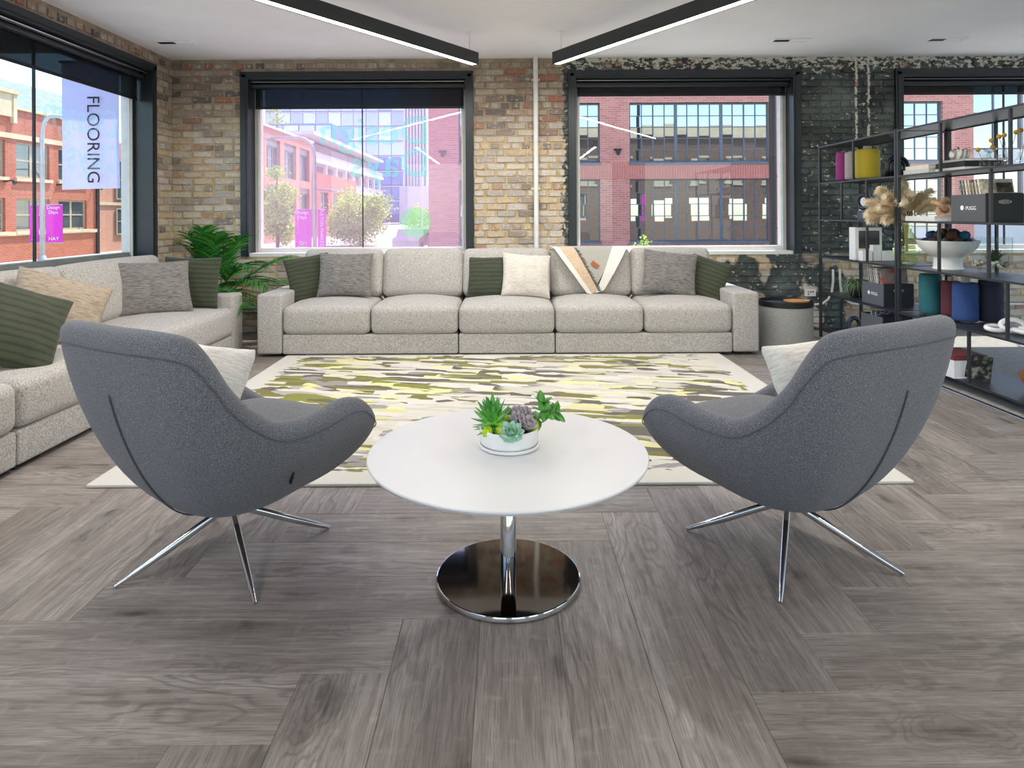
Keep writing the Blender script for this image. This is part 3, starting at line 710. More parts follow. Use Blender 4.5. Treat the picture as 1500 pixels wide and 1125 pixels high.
obj('wall', MB().box(BX - 3, BX - .6, 41.8, 52, GZ, 6.2), ext_brick('pale_annex_brick', '#c9937c', '#bd866f', '#c9a591', 1, 'y'), nb); obj('stone_band', box(BX - .6, BX - .5, 41.8, 52, 1.9, 2.1), M['stone'], nb)
for (p, q, z0, z1) in ((44.5, 46.3, 2.3, 5.0), (44.5, 46.3, -.1, 1.7)): grid_window(nb, 'y', BX - .52, p, q, z0, z1, 2, 2, M['cream_frame'], M['pane_dark'], (), .08, .05, -.06)

# beyond the pink window: peach building, white terraces, towers
b2 = tag(empty('peach_building'), 'peach brick building with tall dark bays seen through the pink window', 'building')
PX = -20.0
bays = [(50.2, 53.6), (54.7, 58.0), (59.1, 62.4), (63.5, 66.6)]
m = MB()
for (a, b, c, d) in wall_cells(46, 67.6, GZ, 8.55, [(p, q, 4.5, 7.7) for p, q in bays] + [(p, q, 1.0, 3.8) for p, q in bays]): m.box(PX - .5, PX, a, b, c, d)
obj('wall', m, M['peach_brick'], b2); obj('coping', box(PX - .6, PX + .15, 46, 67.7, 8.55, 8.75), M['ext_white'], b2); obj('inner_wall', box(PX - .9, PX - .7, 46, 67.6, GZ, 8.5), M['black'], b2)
obj('end_wall', box(PX - 10, PX - .5, 67.0, 67.6, GZ, 8.5), M['peach_brick'], b2)
for p, q in bays:
    for z0, z1 in ((4.5, 7.1), (1.0, 3.3)):
        grid_window(b2, 'y', PX, p, q, z0, z1, 3, 1, M['win_frame'], M['pane_dark'], (), .12, .14, .3)
        obj('spandrel', box(PX - .4, PX - .2, p, q, z1, z1 + .6), M['sill_grey'], b2)
b3 = tag(empty('low_brick_block'), 'low orange brick block beside the white terraces', 'building')
lw = [(69.5, 72.5), (74.5, 77.5), (79.5, 82.5)]
m = MB()
for (a, b, c, d) in wall_cells(67.7, 86, GZ, 5.6, [(p, q, 1.2, 3.6) for p, q in lw]): m.box(PX - .5, PX + .3, a, b, c, d)
obj('wall', m, M['orange_brick'], b3); obj('parapet_rail', MB().box(PX - .1, PX + .35, 67.7, 86, 3.9, 4.1), M['win_frame'], b3)
for p, q in lw: grid_window(b3, 'y', PX + .3, p, q, 1.2, 3.6, 2, 2, M['win_frame'], M['pane_dark'], (), .1, .08, .2)
b4 = tag(empty('terrace_building'), 'white building with long stepped balconies behind the trees', 'building')
obj('core', box(-44, -29.5, 95, 142, GZ, 12.2), plain('grey_mauve_render', '#98898c', .7, var=.08, scale=.4), b4)
for z in (13.0, 9.2, 5.4): obj('balcony_slab', box(-46, -27.0, 92, 144, z - .5, z), M['ext_white'], b4)
for i in range(9):
    for z in (4.9, 8.7): obj('column', box(-27.8, -27.3, 93.5 + i * 6, 94.0 + i * 6, z - 4.0 + .5, z), M['ext_white'], b4)
for z in (9.2, 5.4): obj('balcony_rail', MB().box(-27.25, -27.15, 92.5, 144, z + .9, z + 1.0).box(-27.23, -27.18, 92.5, 144, z, z + .9), sheer('pale_balcony_glass', (.9, .95, 1, 1), C('#cfd8e4'), .5, False), b4)
b5 = tag(empty('glass_tower'), 'blue glass office tower filling the skyline behind the terraces', 'building')
obj('core', box(-70, -30, 190.5, 220, GZ, 70), plain('blue_grey_core', '#5a6f93', .6, var=.06, scale=.2), b5)
tp = mesh('pane', box(-1.75, 1.75, 0, .2, -1.9, 1.9)); tp.materials.append(M['pane_blue'])
for i in range(11):
    for j in range(13): 
        o = obj('pane', tp, None, b5, loc=(-68 + i * 3.65, 190.1, 3 + j * 4.3), rot=(rng.uniform(-.05, .03), 0, rng.uniform(-.03, .03)))
for j in range(13): obj('floor_slab', box(-70, -30, 189.9, 190.5, 5 + j * 4.3 - .12, 5 + j * 4.3 + .2), M['ext_white'], b5)
b5b = tag(empty('glass_block'), 'lower pale blue glass block above the peach building', 'building')
obj('core', box(-75, -39, 146.6, 162, GZ, 21.6), plain('pale_blue_core', '#7f9bc4', .6, var=.04, scale=.2), b5b)
tp = mesh('pane', box(-1.7, 1.7, 0, .2, -1.7, 1.7)); tp.materials.append(M['pane_blue'])
for i in range(9):
    for j in range(3): obj('pane', tp, None, b5b, loc=(-70 + i * 3.65, 146.3, 11.9 + j * 3.77), rot=(rng.uniform(-.05, .03), 0, 0))
b6 = tag(empty('striped_tower'), 'tall white tower with close vertical fins at the end of the street', 'building')
obj('core', box(-25, -19.5, 160.5, 175, 8, 66), plain('mauve_grey_glass', '#9aa4b8', .4), b6)
for i in range(8): obj('fin', box(-25 + i * .76, -24.66 + i * .76, 160, 160.5, 8, 66), M['ext_white'], b6)
obj('podium', box(-26, -18.6, 159, 176, GZ, 8), M['ext_white'], b6)
b8 = tag(empty('pale_building'), 'pale glass-fronted building beyond the red brick corner at right', 'building')
facade_x(b8, 36, .5, 21.6, 44, GZ, 16, [(22.0, 24.3, .6, 3.8), (22.0, 24.3, 4.6, 8.6), (25.4, 28.4, .6, 3.8), (25.4, 28.4, 4.6, 8.6), (29.6, 33, .6, 3.8), (29.6, 33, 4.6, 8.6)], M['ext_white'])
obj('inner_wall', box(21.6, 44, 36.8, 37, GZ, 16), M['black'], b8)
for a, b in ((22.0, 24.3), (25.4, 28.4), (29.6, 33)):
    for z0, z1 in ((.6, 3.8), (4.6, 8.6)): grid_window(b8, 'x', 36, a, b, z0, z1, 2, 2, M['win_frame'], M['pane'], (), .1, .1)

# street lamps and banners
M['pole_grey'] = plain('galvanised_pole', '#b9bcbe', .45, .3, var=.04, scale=3); M['magenta'] = plain('magenta_banner_cloth', '#e23cc4', .8, var=.03, scale=3); M['print_white'] = plain('white_print', '#f2eef2', .8, var=.01)
def lamp_post(x, y, top, arm, label, blabels, words_, mat, bz0, bz1, bw=(.62, .62)):
    p = tag(empty('street_lamp', (x, y, GZ)), label, 'street lamp')
    pts = [(0, 0, 0), (0, 0, top - GZ - 1.0)] + [(arm * (1 - math.cos(a)) * .35, 0, top - GZ - 1.0 + math.sin(a) * 1.0) for a in (.3, .6, .9, 1.2, 1.57)] + [(arm, 0, top - GZ)]
    obj('pole', tube(pts, [.11, .10] + [.085] * 5 + [.06], 10), mat, p, True); obj('lamp_head', rbox(.7, .26, .12, .05), mat, p, True, loc=(arm + (.3 if arm > 0 else -.3), 0, top - GZ - .03))
    obj('base', lathe([(.22, 0), (.22, .3), (.15, .5), (.11, .6)], 12), mat, p, True, angle=40)
    for s, lb_, wd, w in zip((-1, 1), blabels, words_, bw):
        if not lb_: continue
        b = tag(empty('street_banner', (x + s * (.16 + w / 2), y - .02, 0)), lb_, 'banner', 'magenta banners on street lamps'); H = bz1 - bz0; zc = (bz0 + bz1) / 2
        cl = [(-w / 2 + w * i / 8, .012 * math.sin(i * 1.1), z) for z in (bz0, bz1) for i in range(9)]
        obj('banner_cloth', (cl + [(a, c + .012, d) for a, c, d in cl], [(i, i + 1, i + 10, i + 9) for i in range(8)] + [(i + 18, i + 27, i + 28, i + 19) for i in range(8)]), M['magenta'], b, True)
        for z in (bz0, bz1): obj('bracket', tube([(-s * (w / 2 + .1), 0, z), (s * w / 2, 0, z)], .018, 6), mat, b)
        R = Matrix.Rotation(rad(90), 4, 'X')
        for body, size, cx, cz, turn in wd:
            text('banner_lettering', body, size, M['print_white'], b, Matrix.Translation((cx * w, -.03, zc + cz * H)) @ R @ Matrix.Rotation(rad(turn), 4, 'Z'))
lamp_post(-21.25, 30, 5.75, 1.1, 'grey street lamp with magenta banners outside the left window', ('narrow magenta banner reading down the left lamp', 'magenta banner with HAY at its foot on the left lamp'), ([('FULTON MARKET', .21, 0, .08, -90), ('RTH', .10, 0, -.42, 0)], [('Design\nDays', .22, -.02, .36, 0), ('HAY', .24, 0, -.40, 0)]), M['pole_grey'], -.02, 1.72, (.40, .78))
lamp_post(-9.95, 34, 5.2, -2.3, 'pale street lamp arching left in the pink window', ('magenta banner beside the arched lamp in the pink window', 'narrow magenta banner right of the arched lamp'), ([('Design\nDays', .25, -.05, .36, 0), ('O/1', .26, 0, -.34, 0), ('Neighbor', .15, 0, -.43, 0)], [('FULTON MARKET', .24, 0, .05, -90), ('RTH', .10, 0, -.42, 0)]), M['pole_grey'], -.62, 1.48, (.86, .42))
lamp_post(8.13, 20, 9.0, -1.6, 'black street lamp at the edge of the middle window', (None, 'magenta banner on the black lamp in the middle window'), ([], [('Design\nDays', .1, 0, .35, 0)]), M['black_metal'], .72, 2.3, (.2, .24))
lamp_post(-8.0, 62, 5.6, 1.6, 'small white street lamp further down the street', (None, None), ([], []), M['ext_white'], 1, 2)
# hanging sign
fb = tag(empty('hanging_banner'), 'pale lilac FLOORING banner hanging outside the left window', 'banner')
bx0, bx1, bz0, bz1, by = -4.475, -3.895, 1.47, 2.75, 6.60
n = 14; V = []
for q in (0, 1):
    for j in range(n + 1):
        for i in range(n + 1):
            u, v = i / n, j / n; wv = .012 * math.sin(u * 9 + v * 2) * (1 - v) + .008 * noise.noise(Vector((u * 4, v * 6, 1))); V.append((bx0 + (bx1 - bx0) * u, by + wv + q * .003, bz0 + (bz1 - bz0) * v + .012 * (u - .5) * (1 - v)))
F = [(j * (n + 1) + i, j * (n + 1) + i + 1, (j + 1) * (n + 1) + i + 1, (j + 1) * (n + 1) + i) for j in range(n) for i in range(n)]
N_ = (n + 1) ** 2; F += [tuple(N_ + k for k in reversed(f)) for f in F]
obj('banner_cloth', (V, F), sheer('lilac_banner_cloth', (1, 1, 1, 1), C('#dcdcf2'), .97), fb, True)
text('banner_lettering', 'FLOORING', .180, plain('navy_print', '#23252f', .8), fb, Matrix.Translation((bx0 + .325, by - .022, 1.965)) @ Matrix.Rotation(rad(90), 4, 'X') @ Matrix.Rotation(rad(-90), 4, 'Z') @ Matrix.Diagonal((.99, 1, 1, 1)))
obj('banner_arm', tube([(bx0 - .02, by, bz1), (XL - .29, by, bz1)], .014, 8), M['black_metal'], fb)

# trees
def leaf_mat(name, cols):
    t = NT(name); q = t.add('Attribute', {}, 2, attribute_name='tone'); c = t.ramp(q, [(0, cols[0]), (.5, cols[1]), (1, cols[2])]); t.fin(c, .6)
    tl = t.add('BsdfTranslucent', {0: c}); mx = t.n.new('ShaderNodeMixShader'); mx.inputs[0].default_value = .42; t.l.new(t.b.outputs[0], mx.inputs[1]); t.l.new(tl, mx.inputs[2]); t.l.new(mx.outputs[0], t.o.inputs[0]); return t.m
M['tree_leaf'] = leaf_mat('street_tree_leaves', ('#86a83a', '#b4cf58', '#dcea88')); M['bark'] = plain('tree_bark', '#5d4a3c', .9, var=.15, scale=6)
def tree(x, y, zt, rx, label, n=4200, leaf=.24, low=None):
    r = random.Random(int(x * 10) + 99); t = tag(empty('street_tree', (x, y, GZ)), label, 'tree', 'street trees outside'); H = zt - GZ; zc = H * .52; rz = H * .47
    P = MB(); P.add(tube([(0, 0, 0), (.05, 0, H * .25), (-.03, .02, H * .55), (0, 0, H * .85)], [.12, .10, .07, .03], 8))
    for k in range(7):
        a = k * 2.4; P.add(tube([(0, 0, H * (.3 + .05 * k)), (math.cos(a) * rx * .4, math.sin(a) * rx * .4, H * (.42 + .05 * k)), (math.cos(a) * rx * .8, math.sin(a) * rx * .8, H * (.5 + .05 * k))], [.05, .03, .012], 6))
    obj('trunk', P, M['bark'], t, True)
    V = []; F = []; tones = []
    cl = [(r.uniform(-1, 1), r.uniform(-1, 1), r.uniform(-1, 1)) for _ in range(60)]; cl = [c for c in cl if sum(q * q for q in c) < 1][:34]
    for i in range(n):
        c = r.choice(cl); p = Vector((c[0] * rx * .8, c[1] * rx * .8, zc + c[2] * rz * .85)) + Vector((r.gauss(0, .16), r.gauss(0, .16), r.gauss(0, .16))) * rx
        d = Vector((r.uniform(-1, 1), r.uniform(-1, 1), r.uniform(-1, .6))).normalized(); e = d.cross(Vector((r.uniform(-1, 1), r.uniform(-1, 1), r.uniform(-1, 1)))).normalized(); s = leaf * r.uniform(.6, 1.2); o = len(V)
        V += [p, p + d * s * .5 + e * s * .28, p + d * s, p + d * s * .5 - e * s * .28]; F.append((o, o + 1, o + 2, o + 3)); tones.append(r.random())
    f = obj('foliage', (V, F), M['tree_leaf'], t); f['kind'] = 'stuff'; f.data.attributes.new('tone', 'FLOAT', 'FACE').data.foreach_set('value', tones)
tree(-14.0, 40, 4.3, 1.35, 'tall leafy tree at the left edge of the pink window'); tree(-11.2, 50, 3.2, 2.7, 'wide yellow-green tree in the middle of the pink window', 7000, .28)
tree(-8.6, 66, 2.4, 1.7, 'small tree far down the street in the pink window', 1500); tree(-25.2, 72, 15.5, 1.9, 'roof garden tree above the peach building', 1400, .35)
tree(-24.4, 45.6, 2.3, .9, 'little tree by the pale annex at left', 900); tree(3.06, 14.5, .85, .40, 'young green sapling just outside the middle window', 1500, .10)
# parked car, far
c = tag(empty('parked_car', (-6.1, 43, GZ), rad(84)), 'small white car parked at the far kerb', 'car')
prof = [(-2.1, .35), (-2.1, .75), (-1.9, .9), (-1.2, .98), (-.7, 1.42), (.7, 1.45), (1.3, .98), (1.95, .88), (2.1, .6), (2.1, .35)]
nP = len(prof); obj('body', ([(x, y, z) for y in (-.85, .85) for x, z in prof], [tuple(range(nP)), tuple(reversed(range(nP, 2 * nP)))] + [((i + 1) % nP, i, nP + i, nP + (i + 1) % nP) for i in range(nP)]), M['ext_white'], c)
obj('side_window', MB().box(-.75, .9, -.87, -.85, 1.02, 1.36).box(-.75, .9, .85, .87, 1.02, 1.36), M['black'], c)
for x in (-1.35, 1.35):
    for y in (-.8, .8): obj('wheel', lathe([(.1, -.1), (.33, -.1), (.33, .1), (.1, .1)], 18), M['black'], c, loc=(x, y, .33), rot=(rad(90), 0, 0))

# ------------------------------------------------------------------ furniture
# rug
rgo = tag(obj('area_rug', rbox(3.65, 2.745, .014, .005, 2, 1), M['rug'], loc=(-.035, 4.257, .0075)), 'cream, olive and grey abstract patterned rug in front of the long sofa', 'rug')

def sofa(loc, rz, modules, arms, label, D=1.03):
    """modules: list of (x0, x1, [cushion edges]); arms: list of (x0, x1)"""
    s = tag(empty('sectional_sofa', loc, rz), label, 'sofa'); T_ = M['sofa']
    def rb(name, x0, x1, y0, y1, z0, z1, r, puff=(0, 0, 0), inner=1, k=3, rot=None, par=s):
        V, F = rbox(x1 - x0, y1 - y0, z1 - z0, r, k, inner, puff); return obj(name, (V, F), T_, par, True, loc=((x0 + x1) / 2, (y0 + y1) / 2, (z0 + z1) / 2), rot=rot or (0, 0, 0))
    for x0, x1 in arms: rb('arm', x0, x1, 0, D, .025, .53, .022)
    for x0, x1, edges in modules:
        rb('base', x0 + .004, x1 - .004, .002, D - .02, .025, .19, .014); rb('back_frame', x0 + .004, x1 - .004, D - .20, D, .15, .68, .03)
        for x in (x0 + .10, x1 - .10):
            for y in (.07, D - .10): obj('foot', rbox(.17, .08, .028, .004, 1), M['black'], s, loc=(x, y, .014))
        for a, b in zip(edges, edges[1:]):
            rb('seat_cushion', a + .004, b - .004, -.012, .80, .192, .425, .05, (.004, .012, .045), 8, 4)
            w = b - a; V, F = rbox(w - .006, .20, .44, .055, 4, 7, (.006, .035, .012))
            o = obj('back_cushion', (V, F), T_, s, True, loc=((a + b) / 2, .655, .645), rot=(rad(-14), 0, rng.uniform(-.01, .01)))
    return s
sofa((0, 5.51, 0), 0, [(-1.894, -.410, [-1.894, -1.152, -.410]), (-.410, .405, [-.410, .405]), (.405, 1.900, [.405, 1.153, 1.900])], [(-2.106, -1.896), (1.902, 2.122)], 'long oatmeal five-seat sofa along the back wall under the windows')
sofa((-2.30, 0, 0), rad(90), [(3.08, 5.498, [3.08, 4.289, 5.498]), (1.67, 3.08, [1.67, 3.08])], [(5.5, 5.712), (1.46, 1.668)], 'oatmeal sofa along the left wall under the side window')

def cushion(name, label, cat, mat, loc, w, h, t, yaw, lean, roll, seed, group):
    """yaw: direction the face looks (0 = towards the camera, positive towards +X); lean: top tilted back; roll: in-plane turn, clockwise positive"""
    R = Matrix.Rotation(rad(yaw), 4, 'Z') @ Matrix.Rotation(rad(-lean), 4, 'X') @ Matrix.Rotation(rad(roll), 4, 'Y')
    o = obj(name, pillow(w, h, t, 20, seed), mat, None, True); o.matrix_world = Matrix.Translation(loc) @ R
    return tag(subsurf(o), label, cat, group)
g = 'throw pillows on the sofas'
TP = 'throw_pillow'
cushion(TP, 'olive ribbed pillow against the left arm of the long sofa', 'pillow', M['green_cloth'], (-1.79, 5.99, .625), .44, .44, .15, 22, 20, -9, 1, g)
cushion(TP, 'grey slubbed pillow beside the olive one at the long sofa left end', 'pillow', M['grey_slub'], (-1.46, 5.93, .655), .50, .42, .15, 6, 20, 1, 2, g)
cushion(TP, 'olive ribbed pillow in the middle seat of the long sofa', 'pillow', M['green_cloth'], (-.155, 6.0, .622), .44, .40, .13, -14, 19, -2, 3, g)
cushion(TP, 'pale beige pillow in the middle seat of the long sofa', 'pillow', M['pale_slub'], (.175, 5.93, .64), .46, .42, .16, 8, 20, 5, 4, g)
cushion(TP, 'grey slubbed pillow leaning at the right end of the long sofa', 'pillow', M['grey_slub'], (1.475, 5.94, .655), .50, .42, .15, -4, 20, 7, 5, g)
cushion(TP, 'olive ribbed pillow against the right arm of the long sofa', 'pillow', M['green_cloth'], (1.80, 5.99, .60), .44, .42, .15, -26, 22, 17, 6, g)
cushion(TP, 'olive ribbed pillow nearest the viewer on the left sofa', 'pillow', M['green_cloth'], (-2.53, 3.34, .640), .50, .46, .17, 58, 26, 26, 7, g)
cushion(TP, 'tan slubbed pillow propped on the left sofa', 'pillow', M['beige_slub'], (-2.64, 3.84, .640), .52, .46, .17, 48, 26, 22, 8, g)
cushion(TP, 'large grey slubbed pillow near the far arm of the left sofa', 'pillow', M['grey_slub'], (-2.70, 4.99, .645), .58, .44, .16, 44, 20, 1, 9, g)
cushion(TP, 'olive ribbed pillow tucked behind the grey one on the left sofa', 'pillow', M['green_cloth'], (-2.60, 5.40, .645), .46, .44, .12, 10, 12, 2, 10, g)

# throw over the back of the long sofa
th = tag(empty('throw_blanket', (.775, 5.51, 0)), 'cream and grey fringed throw folded in a V over the long sofa', 'blanket')
def drape(u, v):     # u across, v from the top edge (0) down to the tip (1): on the front of the back cushion; v < 0 lies over its top
    if v < 0: return (u, .553 - v * .75, .880 + .010 * math.sin(min(1, -v * 6) * math.pi / 2) - .12 * max(0, -v - .16))
    z = .880 - v * .415; y = .575 - v * .105 - .038 * math.sin(min(1, v) * math.pi) - .022; return (u, y, z)
def sheet(pts, mat, name, t=.010, off=0.0, nu=10, nv=14):
    (a, b, c, d) = pts; V = []; F = []
    for k in (0, 1):
        for j in range(nv + 1):
            for i in range(nu + 1):
                s_, q = i / nu, j / nv; u = (a[0] * (1 - s_) + b[0] * s_) * (1 - q) + (d[0] * (1 - s_) + c[0] * s_) * q; v = (a[1] * (1 - s_) + b[1] * s_) * (1 - q) + (d[1] * (1 - s_) + c[1] * s_) * q
                p = drape(u, v); wv = .004 * noise.noise(Vector((u * 14, v * 9, off * 300))); V.append((p[0], p[1] - off + k * t + wv, p[2] + (1 - k) * .002))
    n_ = (nu + 1) * (nv + 1); G_ = lambda i, j, k: k * n_ + j * (nu + 1) + i
    for j in range(nv):
        for i in range(nu): F.append((G_(i, j, 0), G_(i + 1, j, 0), G_(i + 1, j + 1, 0), G_(i, j + 1, 0))); F.append((G_(i, j, 1), G_(i, j + 1, 1), G_(i + 1, j + 1, 1), G_(i + 1, j, 1)))
    for i in range(nu): F.append((G_(i, 0, 0), G_(i, 0, 1), G_(i + 1, 0, 1), G_(i + 1, 0, 0))); F.append((G_(i, nv, 0), G_(i + 1, nv, 0), G_(i + 1, nv, 1), G_(i, nv, 1)))
    for j in range(nv): F.append((G_(0, j, 0), G_(0, j + 1, 0), G_(0, j + 1, 1), G_(0, j, 1))); F.append((G_(nu, j, 0), G_(nu, j, 1), G_(nu, j + 1, 1), G_(nu, j + 1, 0)))
    return obj(name, (V, F), mat, th, True, angle=50)
M['throw_grey'] = speckle('grey_knit', ('#8f8b83', '#aba69c', '#bdb8ae'), 260, .3); M['throw_cream'] = speckle('cream_wool', ('#d3c9bb', '#e6dfd4', '#f1ece3'), 220, .3); M['throw_tan'] = speckle('tan_fringe', ('#a88867', '#d0b497', '#e3d0b8'), 160, .5)
sheet(((-.26, -.24), (.30, -.24), (.03, .84), (.01, .84)), M['throw_grey'], 'inner_layer', nv=24)
sheet(((-.355, -.22), (-.20, -.22), (.055, .93), (.0, 1.0)), M['throw_tan'], 'fringed_edge', off=.012, nv=24)
sheet(((.235, -.22), (.385, -.20), (.105, .92), (.03, .98)), M['throw_cream'], 'folded_edge', off=.012, nv=24)
sheet(((-.40, -.20), (-.35, -.22), (.0, 1.0), (-.05, .98)), M['throw_cream'], 'hem_edge', off=.020, nv=24)
fr = MB(); r_ = random.Random(3)
for i in range(90):
    v = i / 90; a = Vector(drape(-.15 + .205 * v, v * .93)); b = a + Vector((r_.uniform(.015, .035), -.012, r_.uniform(-.012, .012))); a.y -= .012; fr.add(tube([a, (a + b) / 2 + Vector((0, -.004, 0)), b], .0022, 4))
obj('fringe', fr, plain('dark_fringe_yarn', '#6f6a62', .9), th)['kind'] = 'stuff'
p0 = drape(.03, .36); obj('leather_label', rbox(.075, .006, .042, .002, 1), plain('tan_leather', '#a8602f', .5), th, loc=(p0[0], p0[1] - .012, p0[2]), rot=(rad(-14), rad(38), 0))

# swivel armchairs -----------------------------------------------------
HALF = [(0, -.445, .872), (.17, -.438, .873), (.28, -.418, .868), (.335, -.382, .846), (.360, -.33, .772), (.374, -.28, .692), (.387, -.2, .612), (.400, -.1, .556), (.410, .05, .552), (.408, .18, .568), (.392, .275, .545), (.352, .365, .470), (.26, .415, .415), (.13, .432, .376), (0, .437, .368)]
LOOP = [Vector(p) for p in HALF] + [Vector((-p[0], p[1], p[2])) for p in reversed(HALF[1:-1])]
def cr(P, t):
    n = len(P); i = int(math.floor(t)) % n; f = t - math.floor(t); a, b, c, d = P[i - 1], P[i], P[(i + 1) % n], P[(i + 2) % n]
    return .5 * (2 * b + (c - a) * f + (2 * a - 5 * b + 4 * c - d) * f * f + (3 * b - a - 3 * c + d) * f ** 3)
def bez(p, s): a, b, c, d = p; return a * (1 - s) ** 3 + b * 3 * s * (1 - s) ** 2 + c * 3 * s * s * (1 - s) + d * s ** 3
ZB = .198
def outer(t, s, off=0.0):
    R = cr(LOOP, t); xy = Vector((R.x, R.y, 0)); n = xy.normalized(); pr = .042; ze = R.z - pr
    E = Vector((R.x, R.y, ze)); b = n * .11 + Vector((0, 0, ZB)); c1 = xy * .56 + Vector((0, 0, ZB + .002)); c2 = xy * .915 + Vector((0, 0, ZB + .48 * (ze - ZB)))
    p = bez((b, c1, c2, E), s); return p + n * off
def make_chair(name, loc, rz, base_rot, label):
    ch = tag(empty(name, loc, rz), label, 'armchair', 'swivel armchairs beside the round table'); NTS = 112; sec = []
    for i in range(NTS):
        t = i / NTS * len(LOOP); R = cr(LOOP, t); xy = Vector((R.x, R.y, 0)); n = xy.normalized(); pr = .042
        pts = [outer(t, s) for s in (0, .12, .25, .38, .5, .62, .74, .87, 1)]
        cn = Vector((R.x, R.y, R.z - pr)) - n * pr
        for a in (35, 65, 95, 125, 155): pts.append(cn + n * (pr * math.cos(rad(a))) + Vector((0, 0, pr * math.sin(rad(a)))))
        I0 = cn - n * pr * 1.05; I3 = xy * .28 + Vector((0, 0, .33)); I1 = I0 + Vector((0, 0, -.35 * (I0.z - .30))); I2 = xy * .50 + Vector((0, 0, .33))
        pts += [bez((I0, I1, I2, I3), s) for s in (0, .25, .5, .75, 1)]; sec.append(pts)
    m = len(sec[0]); V = [p for s_ in sec for p in s_]; F = [(i * m + j, ((i + 1) % NTS) * m + j, ((i + 1) % NTS) * m + j + 1, i * m + j + 1) for i in range(NTS) for j in range(m - 1)]
    F.append(tuple(i * m for i in reversed(range(NTS)))); F.append(tuple(i * m + m - 1 for i in range(NTS)))
    subsurf(obj('shell', (V, F), M['felt'], ch, True))
    # seat pad
    rings = [(.0, .448), (.4, .450), (.72, .446), (.90, .436), (.98, .420), (1.0, .402), (.93, .385)]; V = []; F = []; K = 48
    for q, z in rings:
        for i in range(K):
            t = i / K * len(LOOP); R = cr(LOOP, t); f = .72 + .26 * max(0, min(1, (R.y - .1) / .3)) - .12 * max(0, min(1, (-R.y - .05) / .3)); V.append((R.x * f * q, R.y * f * q, z))
    for j in range(len(rings) - 1):
        for i in range(K): F.append((j * K + i, j * K + (i + 1) % K, (j + 1) * K + (i + 1) % K, (j + 1) * K + i))
    obj('seat_pad', (V, [tuple(reversed(f)) for f in F]), M['felt'], ch, True)
    # stitched seams
    obj('back_seam', tube([outer(0, s, .0015) for s in [.05 + .78 * i / 24 for i in range(25)]], .0030, 6), M['seam'], ch, True)
    nL = len(LOOP); obj('rim_seam', tube([outer(i / 160 * nL, .975, .0004) for i in range(160)], .0019, 5, closed=True), M['seam'], ch, True)
    tp_ = outer(7.45, .66, .002); obj('side_tag', rbox(.012, .006, .045, .002, 1), M['black'], ch, loc=tp_, rot=(0, rad(22), rad(-8)))
    hb = obj('hub', lathe([(.0, .150), (.026, .150), (.030, .158), (.030, .19), (.085, .192), (.085, .200), (0, .200)], 24), M['brushed'], ch, True, angle=40)
    for k in range(4):
        a = base_rot + k * math.pi / 2 - rz; d = Vector((math.cos(a), math.sin(a), 0))
        obj('leg', tube([d * .015 + Vector((0, 0, .176)), d * .10 + Vector((0, 0, .134)), d * .2 + Vector((0, 0, .082)), d * .30 + Vector((0, 0, .032)), d * .352 + Vector((0, 0, .0065))], [.012, .0125, .012, .0095, .006], 10, flat=1.15), M['chrome'], ch, True, angle=50)
    return ch
RZ1, RZ2 = rad(-30), rad(30)
make_chair('swivel_armchair', (-.975, 2.305, 0), RZ1, rad(-56), 'charcoal felt swivel armchair left of the white round table')
make_chair('swivel_armchair', (.989, 2.318, 0), RZ2, rad(-116.6), 'charcoal felt swivel armchair right of the white round table')
def chair_pillow(c, rz, label, seed, sx):
    o = obj('throw_pillow', pillow(.42, .38, .19, 20, seed, .009), M['linen'], None, True)
    o.matrix_world = Matrix.Translation((c[0], c[1], 0)) @ Matrix.Rotation(rz, 4, 'Z') @ Matrix.Translation((sx, -.175, .605)) @ Matrix.Rotation(rad(180), 4, 'Z') @ Matrix.Rotation(rad(30), 4, 'X')
    tag(subsurf(o), label, 'pillow', 'ivory pillows on the armchairs')
chair_pillow((-.975, 2.305), RZ1, 'ivory linen pillow on the left swivel armchair', 21, .03); chair_pillow((.989, 2.318), RZ2, 'ivory linen pillow on the right swivel armchair', 22, -.03)

# round table ------------------------------------------------------------
tb = tag(empty('coffee_table', (0, 2.144, 0)), 'white round coffee table on a chrome pedestal between the armchairs', 'table')
obj('table_top', lathe([(0, .410), (.432, .410), (.447, .416), (.4525, .424), (.4525, .4275), (.4505, .430), (0, .430)], 128), M['white_top'], tb, True, angle=30)
obj('upper_column', lathe([(.0228, .19), (.0228, .41)], 32), M['brushed'], tb, True, angle=40)
obj('lower_column', lathe([(.0255, .02), (.0255, .225), (.0235, .228)], 32), M['chrome'], tb, True, angle=40)
obj('base_plate', lathe([(.2305, .0222), (0, .0232)], 96, cap=False), M['nickel'], tb, True, angle=30)
obj('base_rim', lathe([(0, .004), (.228, .004), (.236, .008), (.2365, .016), (.2340, .0215), (.2305, .0222), (.2290, .0200)], 96, cap=False), M['chrome'], tb, True, angle=40)
obj('underside', lathe([(0, .4085), (.428, .4085), (.428, .4099)], 96, cap=False), M['black'], tb)
obj('mount_plate', rbox(.2, .2, .012, .003, 1), M['black'], tb, loc=(0, 0, .402))
obj('base_pad', lathe([(.225, 0), (.225, .004)], 64), M['black'], tb)

